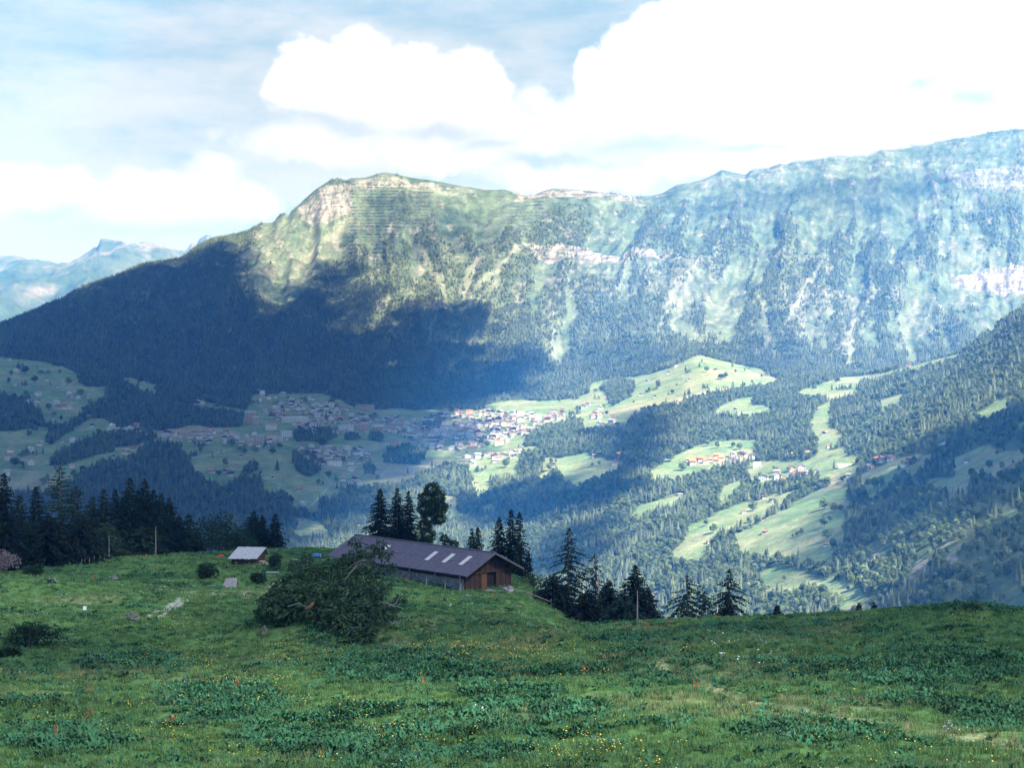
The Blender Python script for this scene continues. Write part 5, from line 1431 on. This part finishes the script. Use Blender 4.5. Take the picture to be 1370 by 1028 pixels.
SOLO = [(22,498,'whitewashed','grey','white house among the dark trees on the left upper field'),(62,509,'tan','grey','small pale barn alone right of the trees on the left upper field'),(78,518,'dark timber','brown','dark barn at the foot of the left upper field'),(13,482,'tan','rust red','small barn at the forest edge of the left upper field'),
 (92,528,'whitewashed','rust red','red roofed house left in the small group under the left upper field'),(97,531,'tan','rust red','rust roofed house in the middle of the small group under the left upper field'),(104,533,'whitewashed','brown','white house at the right of the small group under the left upper field'),(117,532,'tan','grey','pale house alone right of the small group'),(76,541,'whitewashed','grey','tiny white house left above the long red roofed row'),
 (79,547,'tan','rust red','left house of the long red roofed row'),(86,547,'tan','rust red','middle house of the long red roofed row'),(92,547,'whitewashed','rust red','right house of the long red roofed row'),(50,538,'tan','brown','brown roofed house left of the shaded wood edge'),(38,541,'whitewashed','grey','grey roofed house just above the shaded wood'),(51,529,'whitewashed','grey','pale house in the hedge line of the left upper field'),(20,516,'tan','grey','pale barn under the trees near the left edge'),
 (109,574,'tan','rust red','rust roofed barn on the round green hill at the left'),(123,571,'dark timber','brown','dark long barn on the round green hill at the left'),(97,591,'whitewashed','grey','grey pair house on the slope under the round green hill'),(82,592,'tan','rust red','small rust roofed barn on the brown slope at the left'),(120,559,'tan','grey','grey roofed barn at the top of the round green hill'),
 (53,596,'tan','grey','long grey roofed house above the brown slope at the left'),(40,603,'whitewashed','grey','white house half hidden by a hedge at the left'),(14,605,'tan','orange','orange roofed house near the left edge'),(10,615,'whitewashed','rust red','pale house below the orange roofed one near the left edge'),(42,622,'whitewashed','orange','pale gabled house on the left brown slope'),(96,626,'whitewashed','rust red','red roofed white house at the foot of the brown slope'),(9,636,'whitewashed','grey','grey roofed house low at the left edge'),
 (168,608,'tan','grey','large grey roofed farm between the hedges at the left'),(178,603,'tan','brown','brown roofed farm right above the large grey one'),(150,617,'whitewashed','grey','tiny pale shed under the large grey farm'),(148,575,'whitewashed','grey','white house at the forest edge left of the village row'),(156,577,'tan','grey','grey house beside the white one at the forest edge'),(183,573,'tan','rust red','rust roofed house at the forest corner left of the village'),
 (283,633,'tan','rust red','rust roofed farm on the dim meadow below the village'),(322,612,'dark timber','brown','dark hay barn right of the trees on the dim meadow'),(303,632,'dark timber','brown','dark barn beside the rust roofed farm'),(308,636,'dark timber','brown','small dark barn just below the one by the farm'),(349,634,'dark timber','brown','lone dark barn in the middle of the dim meadow'),(366,640,'dark timber','grey','dark barn low on the dim meadow'),(373,652,'dark timber','grey','lowest dark barn of the dim meadow'),(400,658,'tan','rust red','rust roofed house by the path under the lower cluster'),(406,676,'whitewashed','grey','grey roofed house at the end of the path'),(513,639,'tan','grey','barn alone on the field right of the lower cluster'),
 (526,617,'whitewashed','grey','white shed in front of the wood under the street row'),(470,630,'whitewashed','grey','white low house right below the lower cluster'),
 (894,500,'dark timber','brown','upper barn on the round hill'),(904,492,'tan','grey','highest barn on the round hill'),(880,511,'dark timber','brown','barn above the single tree on the round hill'),(876,532,'dark timber','brown','low dark barn at the foot of the round hill'),(857,529,'dark timber','brown','small dark barn left at the foot of the round hill'),(922,509,'tan','grey','pale barn in the middle of the round hill'),(866,511,'dark timber','grey','tiny grey barn at the left of the round hill'),(957,496,'dark timber','brown','tiny dark barn right of the round hill top'),(971,520,'tan','brown','barn over the bright track below the round hill'),(966,528,'tan','brown','barn just under the bright track below the round hill'),
 (984,549,'dark timber','rust red','red barn alone on the field inside the middle wood'),(1023,714,'dark timber','rust red','red barn with a pale gable alone on the large bright field'),(995,687,'tan','rust red','pinkish barn on the field above the hedge row'),(1033,671,'dark timber','brown','brown barn near the field path at the top'),(1022,667,'dark timber','rust red','red barn under the wood edge by the field path'),(1106,731,'tan','rust red','red and white barn right by the tree row'),(949,727,'tan','rust red','red barn at the lower end of the left bright field'),(898,755,'tan','brown','barn at the lowest tip of the left bright field'),(1173,747,'tan','brown','barn in the small clearing of the right woods'),
 (1103,581,'dark timber','grey','grey barn high on the steep field'),(1109,599,'tan','orange','orange roofed barn on the steep field'),(1140,590,'dark timber','grey','dark barn in the wood right of the steep field'),(1176,619,'tan','orange','big orange roofed farm on the right hillside'),(1184,617,'tan','rust red','rust roofed farm next to the big orange one'),(1193,616,'tan','rust red','long rust roofed farm above the hillside road'),(1219,618,'dark timber','rust red','dark red farm at the right of the hillside road'),(1213,623,'tan','grey','low shed left of the dark red farm'),(1164,628,'tan','grey','grey roofed barn below the big orange farm'),(1294,619,'tan','brown','lone barn on the shaded right field'),(1262,600,'whitewashed','grey','pale house between dark trees on the shaded hillside'),
 (1136,638,'dark timber','grey','left one of two low barns by the road of the steep field'),(1128,640,'dark timber','grey','right one of two low barns by the road of the steep field'),(831,611,'tan','orange','orange roofed farm on the sunny spur right of the village'),(823,622,'tan','brown','farm among trees on the sunny spur'),(795,612,'dark timber','brown','small dark barn on the sunny spur field'),(640,668,'tan','brown','barn at the lower tip of the bright village field'),(637,648,'dark timber','brown','dark barn on the bright village field'),(1216,491,'tan','orange','orange roofed farm on the far right crest'),(1165,500,'tan','brown','long brown stable on the far right crest'),(910,664,'tan','grey','pale barn on the narrow field in the lower woods'),(888,681,'dark timber','brown','dark barn at the edge of the narrow field in the lower woods')]
for px, py, wl, rfc, lb in SOLO:
    x, y, z = pick(px, py); big = any(w in lb for w in ('farm', 'house', 'long'))
    house('chalet' if big else 'hay_barn', 'house' if 'house' in lb else 'barn', wl, rfc, x, y, z, hr.choice([0, math.pi / 2]) + hr.uniform(-.5, .5), hr.uniform(1.1, 1.4) if py < 640 else hr.uniform(.95, 1.1), lb, 'houses and barns scattered over the fields', hr.randrange(3))
for px, py, place in PLANT[:60]:
    x, y, z = pick(px, py); s = hr.uniform(.55, .95)
    far_tree('broadleaf_tree', hr.randrange(4), x, y, z, s, 'leafy tree ' + place.replace('red roofed rise','rise'), 'trees between the houses', hr.uniform(.9, 1.3))
# past the three hundred chalets the dense village goes on as one mass of small roofs
vp = []; tries = 0
for poly, n in ((CL[2][0], 150), (CL[1][0], 70), (CL[3][0], 22), (CL[4][0], 24)):
    xs = [p[0] for p in poly]; ys = [p[1] for p in poly]; got = tries = 0
    while got < n and tries < 6000:
        tries += 1
        px, py = hr.uniform(min(xs), max(xs)), hr.uniform(min(ys), max(ys))
        if not inpoly(np.array([px]), np.array([py]), poly)[0] or not try_place(px, py, 3.3): continue
        vp.append(pick(px, py)); got += 1
VP = []
for wl, rfc, sh in (('whitewashed', 'brown', 0), ('whitewashed', 'grey', 1), ('tan', 'brown', 2), ('whitewashed', 'rust red', 0), ('dark timber', 'grey', 1)):
    w, d, h, p_, fl_, co_ = ((11, 12, 6.2, .42, 2, 4), (13, 11, 8.0, .40, 3, 4), (10, 14, 5.6, .45, 2, 3))[sh]
    a, b = house_parts(w, d, h, p_, wl, rfc, fl_, co_, True)
    nb_ = len(a.vertices); bm = bmesh.new(); bm.from_mesh(a); n0 = len(bm.faces); bm.from_mesh(b); bm.faces.ensure_lookup_table()
    for f_ in bm.faces[n0:]: f_.material_index = 3
    me = bpy.data.meshes.new('small_house'); bm.to_mesh(me); bm.free()
    VP.append(proto_obj('small_house', me, [M_WALL[wl], M_PLINTH, M_WIN, M_RF[rfc]]))
scatter('village_houses', vp, rng.uniform(.85, 1.2, len(vp)), VP, 'mass of small pale houses filling the gaps of the village', 'houses')
# the white greenhouse roof by the steep field
x, y, z = pick(1131, 624); k = y / F
gh = empty('greenhouse', (x, y, z)); tag(gh, 'long low white roofed greenhouse on the pale field', 'greenhouse')
mb = MB(); slab(mb, (-11 * k, -5, 2.6), (11 * k, -5, 2.6), (11 * k, 0, 4.6), (-11 * k, 0, 4.6), .2); slab(mb, (-11 * k, 5, 2.6), (11 * k, 5, 2.6), (11 * k, .05, 4.6), (-11 * k, .05, 4.6), .2); mb.build('roof', simple_mat('white_roof_sheet', (.72, .72, .74), .5, .05, .5), gh)
mb = MB(); mb.box(-10.6 * k, 10.6 * k, -4.6, 4.6, -3, 2.5); mb.build('wall', M_WALL['whitewashed'], gh)

# ------------------------------------------------------------------ avalanche barriers below the summit
M_BAR = simple_mat('weathered_barrier_timber', (.13, .13, .115), .9, .3, .5)
br = random.Random(17)
def barrier(x0, x1, y0, y1, where):
    pts = []
    n = max(3, int((x1 - x0) / 2.5))
    for i in range(n + 1):
        t = i / n; pts.append(pick(x0 + (x1 - x0) * t, y0 + (y1 - y0) * t + .5 * math.sin(t * 5 + x0)))
    o = Vector(pts[0]); mb = MB()
    for a, b in zip(pts[:-1], pts[1:]):
        if br.random() < .28: continue
        a, b = Vector(a) - o, Vector(b) - o
        if (b - a).length > 60: continue
        up = Vector((0, -1.0, 2.9)); th = Vector((0, .35, 0))
        a2 = a + (b - a) * .03; b2 = a + (b - a) * .97
        mb.hexa([a2 - Vector((0, 0, 1)), b2 - Vector((0, 0, 1)), b2 - Vector((0, 0, 1)) + th, a2 - Vector((0, 0, 1)) + th, a2 + up, b2 + up, b2 + up + th, a2 + up + th])
    if not mb.V: return
    ob = link('avalanche_barrier', mb.mesh('avalanche_barrier'), M_BAR); ob.location = o
    tag(ob, 'thin dark avalanche barrier row ' + where, 'avalanche barrier', 'avalanche barriers')
y = 247.0
while y < 306:
    t = (y - 247) / 59
    barrier(470 + br.uniform(-4, 4), 560 + 60 * min(1, t * 2) * (1 - .35 * t) + br.uniform(-12, 12) - 25 * t, y + br.uniform(-1.1, 1.1), y + br.uniform(-1.6, 2.2), 'on the green slope right under the summit'); y += 4.3
y = 303.0
while y < 354:
    barrier(464 + br.uniform(-3, 5), 531 - (y - 303) * .15 + br.uniform(-8, 6), y, y + br.uniform(-1, 1), 'low on the shaded slope under the summit'); y += 5.0
y = 266.0
while y < 310:
    t = (y - 266) / 44
    barrier(686 - 14 * t + br.uniform(-3, 3), 727 - 25 * t * t + br.uniform(-4, 4), y + 1.5, y - .8, 'on the pale slope right of the summit'); y += 4.6
# ------------------------------------------------------------------ fair-weather clouds overhead: their shadows lie on the ridge, the valley and the meadow
def cloud_mat(name, opac):
    m, nt, b = new_mat(name)
    nt.nodes.remove(b)
    df = N(nt, 'ShaderNodeBsdfDiffuse'); df.inputs['Color'].default_value = (.9, .9, .92, 1)
    tl = N(nt, 'ShaderNodeBsdfTranslucent'); tl.inputs['Color'].default_value = (.9, .9, .92, 1)
    mx = N(nt, 'ShaderNodeMixShader'); mx.inputs['Fac'].default_value = .45
    nt.links.new(df.outputs[0], mx.inputs[1]); nt.links.new(tl.outputs[0], mx.inputs[2])
    lw = N(nt, 'ShaderNodeLayerWeight'); lw.inputs['Blend'].default_value = .5
    mr = N(nt, 'ShaderNodeMapRange'); mr.interpolation_type = 'SMOOTHSTEP'
    mr.inputs['From Min'].default_value = .55; mr.inputs['From Max'].default_value = 1.0
    mr.inputs['To Min'].default_value = opac; mr.inputs['To Max'].default_value = 0
    nt.links.new(lw.outputs['Facing'], mr.inputs['Value'])
    tp = N(nt, 'ShaderNodeBsdfTransparent')
    mo = N(nt, 'ShaderNodeMixShader')
    nt.links.new(mr.outputs['Result'], mo.inputs['Fac']); nt.links.new(tp.outputs[0], mo.inputs[1]); nt.links.new(mx.outputs[0], mo.inputs[2])
    nt.links.new(mo.outputs[0], nt.nodes['Material Output'].inputs['Surface'])
    return m
M_CLOUD = cloud_mat('cloud_white', .62); M_HALF = cloud_mat('cloud_thin', .34); M_FAINT = cloud_mat('cloud_faint', .04); M_WISP = cloud_mat('cloud_wisp', .22); M_VEIL = cloud_mat('cloud_veil', .13); M_SKIRT = cloud_mat('cloud_skirt_white', .13)
_ib = bmesh.new(); bmesh.ops.create_icosphere(_ib, subdivisions=2, radius=1.0)
IV = np.array([v.co[:] for v in _ib.verts]); IF = np.array([[v.index for v in f.verts] for f in _ib.faces]); _ib.free()

def puff_cloud(label, poly, zc, r0, seed, thick=.55, mat=None):
    """cumulus of many billows filling a world outline at height zc"""
    r_ = random.Random(seed)
    xs = [p[0] for p in poly]; ys = [p[1] for p in poly]
    pts = []
    step = r0 * .5
    y = min(ys) - r0
    gx, gy = np.meshgrid(np.arange(min(xs) - r0, max(xs) + r0, step), np.arange(min(ys) - r0, max(ys) + r0, step))
    gx = gx + np.array([[r_.uniform(-.45, .45) * step for _ in row] for row in gx]); gy = gy + np.array([[r_.uniform(-.45, .45) * step for _ in row] for row in gy])
    wx = gx + r0 * .8 * gnoise(gx / (r0 * 3), gy / (r0 * 3), seed + 5); wy = gy + r0 * .8 * gnoise(gx / (r0 * 3), gy / (r0 * 3), seed + 6)
    wx = wx + r0 * .5 * gnoise(gx / r0, gy / r0, seed + 8); wy = wy + r0 * .5 * gnoise(gx / r0, gy / r0, seed + 9)
    ins = inpoly(wx, wy, poly); ed = linedist(wx, wy, list(poly) + [poly[0]])
    V = []; Fc = []; b = 0; MI = []
    for x, y, i_, e_ in zip(gx.ravel(), gy.ravel(), ins.ravel(), ed.ravel()):
        if not i_ and e_ > r0 * .55: continue
        thin = not i_ or e_ < r0 * .75
        r = r0 * r_.uniform(.45, .95) * (.8 if thin else 1); zz = zc + r_.uniform(0, 1) ** 2 * r0 * thick * 2
        d = 1 + .22 * gnoise(IV[:, 0] * 1.7 + r_.uniform(0, 99), IV[:, 1] * 1.7 + IV[:, 2] * 1.3, seed) + .1 * gnoise(IV[:, 0] * 4 + 7, IV[:, 2] * 4 + IV[:, 1] * 3, seed + 1)
        v = IV * d[:, None] * r; v[:, 2] *= .7
        v[:, 2] = np.maximum(v[:, 2], -.35 * r)
        V.append(v + np.array([x, y, zz])); Fc.append(IF + b); b += len(IV); MI += [1 if thin else 0] * len(IF)
    if not V: return None
    V = np.concatenate(V); c = V.mean(0)
    me = mesh_np('cloud', V - c, np.concatenate(Fc), True)
    o = link('cloud', me, [mat or M_CLOUD, mat if mat in (M_FAINT, M_VEIL) else M_WISP]); o.location = c
    me.polygons.foreach_set('material_index', np.array(MI, np.int32))
    tag(o, label, 'cloud', kind='stuff')
    return o

def shade(label, pix, zc, r0, seed, mat=None):
    """cloud whose shadow falls on the ground outlined by those pixels of the photograph"""
    poly = []
    for px, py in pix:
        x, y, z = pick(px, py)
        t = (zc - z) / SUN[2]
        poly.append((x + SUN[0] * t, y + SUN[1] * t))
    return puff_cloud(label, poly, zc, r0, seed, mat=mat)

shade('broad cumulus above the left shoulder of the ridge', [(-330,480),(-300,452),(0,434),(110,392),(200,360),(300,326),(335,345),(330,392),(385,420),(436,362),(466,372),(468,448),(530,440),(558,414),(592,410),(632,420),(640,475),(698,480),(728,494),(692,520),(645,538),(612,556),(622,588),(596,608),(545,640),(480,672),(430,720),(200,735),(-330,735)], 1450, 105, 401)
shade('small cumulus above the avalanche fences', [(505,265),(556,255),(590,285),(668,300),(660,338),(560,350),(482,348),(462,312),(490,300)], 1750, 60, 402, M_FAINT)
shade('cumulus above the high right part of the ridge', [(890,282),(960,264),(1045,254),(1130,244),(1240,234),(1300,232),(1290,250),(1225,270),(1180,290),(1100,280),(1010,292),(940,288)], 1900, 70, 403, M_FAINT)
shade('long cloud over the dark woods in the middle of the valley', [(836,572),(862,552),(880,574),(858,626),(836,662),(790,682),(735,694),(690,706),(650,694),(640,676),(670,660),(740,656),(796,656),(826,612)], 1400, 65, 404)
shade('cloud streak over the wooded lower slope', [(770,715),(800,722),(770,765),(735,775),(740,745)], 1350, 50, 405)
shade('cloud over the shaded fields on the right hillside', [(1175,655),(1215,600),(1290,575),(1370,545),(1480,520),(1500,650),(1400,655),(1330,665),(1270,690),(1200,685)], 1350, 75, 406)
shade('cloud over the dark woods at the lower right', [(1318,745),(1350,700),(1500,660),(1520,860),(1330,850),(1310,800)], 1300, 65, 407)
shade('small cloud above the wooded foot of the ridge', [(795,470),(850,468),(900,485),(860,500),(800,498)], 1400, 70, 408, M_FAINT)
shade('small cloud over the gully above the bright hill', [(1018,420),(1050,410),(1062,470),(1045,505),(1022,500)], 1450, 60, 409, M_FAINT)
t_ = (1150 + 40) / SUN[2]
puff_cloud('wide flat cumulus drifting over the meadow and the viewpoint', [(-420 + SUN[0] * t_, -40 + SUN[1] * t_), (420 + SUN[0] * t_, -40 + SUN[1] * t_), (330 + SUN[0] * t_, 480 + SUN[1] * t_), (-380 + SUN[0] * t_, 520 + SUN[1] * t_)], 1150, 95, 410, mat=M_VEIL)

# unseen cloud added to shade the left gorge, so the air there is dim
def world_cloud(label, ground, zg, zc, r0, seed, mat=None):
    t = (zc - zg) / SUN[2]
    return puff_cloud(label, [(x + SUN[0] * t, y + SUN[1] * t) for x, y in ground], zc, r0, seed, mat=mat)
world_cloud('added out of view cloud shading the air over the gorge at the left', [(-1500, 1200), (-140, 900), (-330, 2200), (-420, 3400), (-430, 4300), (-2200, 4300)], -300, 1420, 150, 421)
# cloud skirt hanging on the right-hand summit
mr_ = random.Random(55); V = []; Fc = []; b = 0
for k in range(120):
    px = mr_.uniform(1010, 1290); cr_ = np.interp(px, [c[0] for c in CREST], [c[1] for c in CREST])
    lift = mr_.gauss(0, 7) - 2
    x, y, z = P(px, cr_ + lift, float(np.interp(px, [c[0] for c in CREST], [c[2] for c in CREST])) - mr_.uniform(5, 70))
    wgt = 1 - .75 * abs(px - 1150) / 165
    r = mr_.uniform(60, 130) * max(.35, wgt)
    d = 1 + .25 * gnoise(IV[:, 0] * 1.9 + k, IV[:, 1] * 1.7 + IV[:, 2] * 1.3, 77)
    v = IV * d[:, None] * r * np.array([1.25, 1.2, .8]); V.append(v + np.array([float(x), float(y), float(z)])); Fc.append(IF + b); b += len(IV)
V = np.concatenate(V); c = V.mean(0)
o = link('cloud_skirt', mesh_np('cloud_skirt', V - c, np.concatenate(Fc), True), M_SKIRT); o.location = c
tag(o, 'white cloud skirt veiling the crest at the right summit', 'cloud_skirt', kind='stuff')
HAZE_D = 6.8e-5
HAZE_C = (.05, .32, 1.0, 1)
EXPO = 1.85
SKY_STRENGTH = 0.115
SUN_E = 4.5
CUM_C = (.295, .335, .46, 1)
BASE_C = (.205, .245, .35, 1)
VEIL_C = (.236, .276, .36, 1)
GAP_C = (.122, .205, .315, 1)
# ------------------------------------------------------------------ sky, sun, air
world = bpy.data.worlds.new('World'); scene.world = world; world.use_nodes = True
nt = world.node_tree
bg = nt.nodes['Background']; wout = nt.nodes['World Output']
sky = N(nt, 'ShaderNodeTexSky', sky_type='NISHITA'); sky.sun_disc = False
sky.sun_elevation = SUN_EL; sky.sun_rotation = SUN_AZ
sky.altitude = 2600; sky.air_density = 1.0; sky.dust_density = 0.1; sky.ozone_density = 2.5
bg.inputs['Strength'].default_value = SKY_STRENGTH
nt.links.new(sky.outputs['Color'], bg.inputs['Color'])

def lk(out, inp): nt.links.new(out, inp)
def math_(op, a, b=None, c=None):
    n = N(nt, 'ShaderNodeMath', operation=op)
    for i, v in enumerate((a, b, c)):
        if v is None: continue
        if isinstance(v, (int, float)): n.inputs[i].default_value = v
        else: lk(v, n.inputs[i])
    return n.outputs[0]
def sstep(x, a, b, lo=0.0, hi=1.0):
    n = N(nt, 'ShaderNodeMapRange'); n.interpolation_type = 'SMOOTHSTEP'
    n.inputs['From Min'].default_value = a; n.inputs['From Max'].default_value = b
    n.inputs['To Min'].default_value = lo; n.inputs['To Max'].default_value = hi
    lk(x, n.inputs['Value']); return n.outputs['Result']
tc = N(nt, 'ShaderNodeTexCoord'); sp = N(nt, 'ShaderNodeSeparateXYZ'); lk(tc.outputs['Generated'], sp.inputs[0])
AZ = math_('ARCTAN2', sp.outputs['X'], sp.outputs['Y']); EL = math_('ARCSINE', sp.outputs['Z'])
def wnoise(scale, detail, rough=.6, stretch=(1, 1, 1), off=0.0):
    cb = N(nt, 'ShaderNodeCombineXYZ'); lk(AZ, cb.inputs[0]); lk(EL, cb.inputs[1]); cb.inputs[2].default_value = off
    mp = N(nt, 'ShaderNodeMapping'); mp.inputs['Scale'].default_value = stretch; lk(cb.outputs[0], mp.inputs['Vector'])
    n = N(nt, 'ShaderNodeTexNoise'); n.inputs['Scale'].default_value = scale; n.inputs['Detail'].default_value = detail; n.inputs['Roughness'].default_value = rough
    lk(mp.outputs[0], n.inputs['Vector']); return n
n_w = wnoise(28, 6, .62)
wv = N(nt, 'ShaderNodeSeparateColor'); lk(n_w.outputs['Color'], wv.inputs[0])
WA = math_('MULTIPLY_ADD', math_('SUBTRACT', wv.outputs[0], .5), .030, AZ)
WE = math_('MULTIPLY_ADD', math_('SUBTRACT', wv.outputs[1], .5), .024, EL)
def blob(cx, cy, rx, ry, A=None, E=None):
    """1 at the middle, 0 at the rim of an ellipse of sky (centre and radii in pixels of the photograph, turned into angles)"""
    a = math_('MULTIPLY', math_('SUBTRACT', A or WA, math.atan((cx - 685) / F)), F / rx)
    e = math_('MULTIPLY', math_('SUBTRACT', E or WE, (HZ - cy) / F), F / ry)
    return math_('SUBTRACT', 1.0, math_('SQRT', math_('ADD', math_('MULTIPLY', a, a), math_('MULTIPLY', e, e))))
def union(bl):
    r = blob(*bl[0])
    for b in bl[1:]: r = math_('MAXIMUM', r, blob(*b))
    return r
CUM = [(478,88,62,48),(548,98,60,40),(612,112,62,48),(408,92,52,42),(520,135,150,48),(655,135,36,44),(400,112,48,40),
       (905,52,72,50),(858,82,66,46),(960,40,80,60),(1100,50,180,110),(1260,60,190,150),(1390,50,190,160),(1000,120,210,80),(1170,140,240,70),(800,110,40,50),(1060,-40,200,80),(1150,188,270,46),(1000,180,110,40),(1340,185,150,55)]
LOW = [(20,244,58,30),(85,258,58,28),(205,252,72,32),(278,240,62,40),(332,272,46,32),(240,285,120,36),(60,285,110,30),(140,285,90,26),(700,170,110,50),(500,190,230,34),(860,170,200,60),(950,222,130,30),(770,235,150,26),(600,215,120,20)]
n_f = wnoise(46, 8, .66, off=3.0)
fz_ = math_('MULTIPLY', math_('SUBTRACT', n_f.outputs['Fac'], .5), .85)
cum = sstep(math_('ADD', union(CUM), fz_), -.02, .16)
low = sstep(math_('ADD', union(LOW), math_('MULTIPLY', fz_, 1.3)), -.06, .42)
# thin veil of high cloud, streaked along the horizon
n_v = wnoise(9, 7, .62, (1, 3.2, 1), 8.0)
vn = math_('MULTIPLY_ADD', EL, -1.9, math_('ADD', n_v.outputs['Fac'], .19))
streak = sstep(vn, .22, .60)
veil = sstep(EL, .19, .34, 1.0, 0.0)
# scattered cumulus in the rest of the sky
n_o = wnoise(3.2, 8, .58, (1, 2, 1), 5.0)
oth = math_('MULTIPLY', sstep(n_o.outputs['Fac'], .66, .76), math_('MAXIMUM', sstep(EL, .20, .30), sstep(math_('ABSOLUTE', AZ), .36, .5)))
alpha = math_('MAXIMUM', math_('MAXIMUM', cum, low), oth)
# greyer undersides
SH = [(455,170,100,20),(590,178,110,22),(650,192,70,16),(60,302,110,26),(235,308,140,26),(860,196,150,20),(740,215,120,16),(1010,205,110,12),(60,215,110,16),(200,222,90,12),(1225,125,30,14),(1290,145,50,14)]
shd = math_('MULTIPLY', sstep(math_('ADD', union(SH), math_('MULTIPLY', fz_, .9)), 0, .9), .9)
n_s = wnoise(34, 6, .6, (1, 1.6, 1), 11.0)
shd = math_('MAXIMUM', shd, math_('MULTIPLY', sstep(n_s.outputs['Fac'], .5, .72), math_('SUBTRACT', .45, math_('MULTIPLY', cum, .40))))
cm = N(nt, 'ShaderNodeMix', data_type='RGBA'); lk(shd, cm.inputs['Factor'])
cm.inputs['A'].default_value = CUM_C; cm.inputs['B'].default_value = BASE_C
bg2 = N(nt, 'ShaderNodeBackground'); lk(cm.outputs['Result'], bg2.inputs['Color'])
bg3 = N(nt, 'ShaderNodeBackground'); vcm = N(nt, 'ShaderNodeMix', data_type='RGBA'); lk(streak, vcm.inputs['Factor']); vcm.inputs['A'].default_value = GAP_C; vcm.inputs['B'].default_value = VEIL_C; lk(vcm.outputs['Result'], bg3.inputs['Color'])
mxv = N(nt, 'ShaderNodeMixShader'); lk(veil, mxv.inputs['Fac']); lk(bg.outputs[0], mxv.inputs[1]); lk(bg3.outputs[0], mxv.inputs[2])
mxs = N(nt, 'ShaderNodeMixShader'); lk(alpha, mxs.inputs['Fac']); lk(mxv.outputs[0], mxs.inputs[1]); lk(bg2.outputs[0], mxs.inputs[2])
lk(mxs.outputs[0], wout.inputs['Surface'])

sun = bpy.data.lights.new('sun', 'SUN'); sun.energy = SUN_E; sun.angle = math.radians(0.53); sun.color = (1.0, .98, .955)
so = bpy.data.objects.new('sun', sun); COL.objects.link(so)
so.rotation_euler = Vector(SUN).to_track_quat('Z', 'Y').to_euler()

bm = bmesh.new(); bmesh.ops.create_cube(bm, size=1.0)
me = bpy.data.meshes.new('haze'); bm.to_mesh(me); bm.free()
HZ_TOP, HZ_BOT = 1030.0, -1400.0
mh = bpy.data.materials.new('haze'); mh.use_nodes = True
hn = mh.node_tree; hn.nodes.remove(hn.nodes['Principled BSDF'])
pv = N(hn, 'ShaderNodeVolumePrincipled')
pv.inputs['Density'].default_value = HAZE_D
pv.inputs['Color'].default_value = HAZE_C
pv.inputs['Absorption Color'].default_value = (1, 1, 1, 1)
pv.inputs['Anisotropy'].default_value = 0.0
hn.links.new(pv.outputs['Volume'], hn.nodes['Material Output'].inputs['Volume'])
hz = link('haze', me, mh)
hz.location = (0, 11000, (HZ_TOP + HZ_BOT) / 2); hz.scale = (36000, 27000, HZ_TOP - HZ_BOT)
tag(hz, 'thin blue summer haze filling the valley', 'haze', kind='stuff')

vs = scene.view_settings
vs.view_transform = 'Standard'; vs.look = 'None'; vs.gamma = 1.0
vs.exposure = EXPO
scene.cycles.use_denoising = True
scene.cycles.volume_bounces = 0
scene.cycles.max_bounces = 5; scene.cycles.diffuse_bounces = 2
scene.cycles.transparent_max_bounces = 48
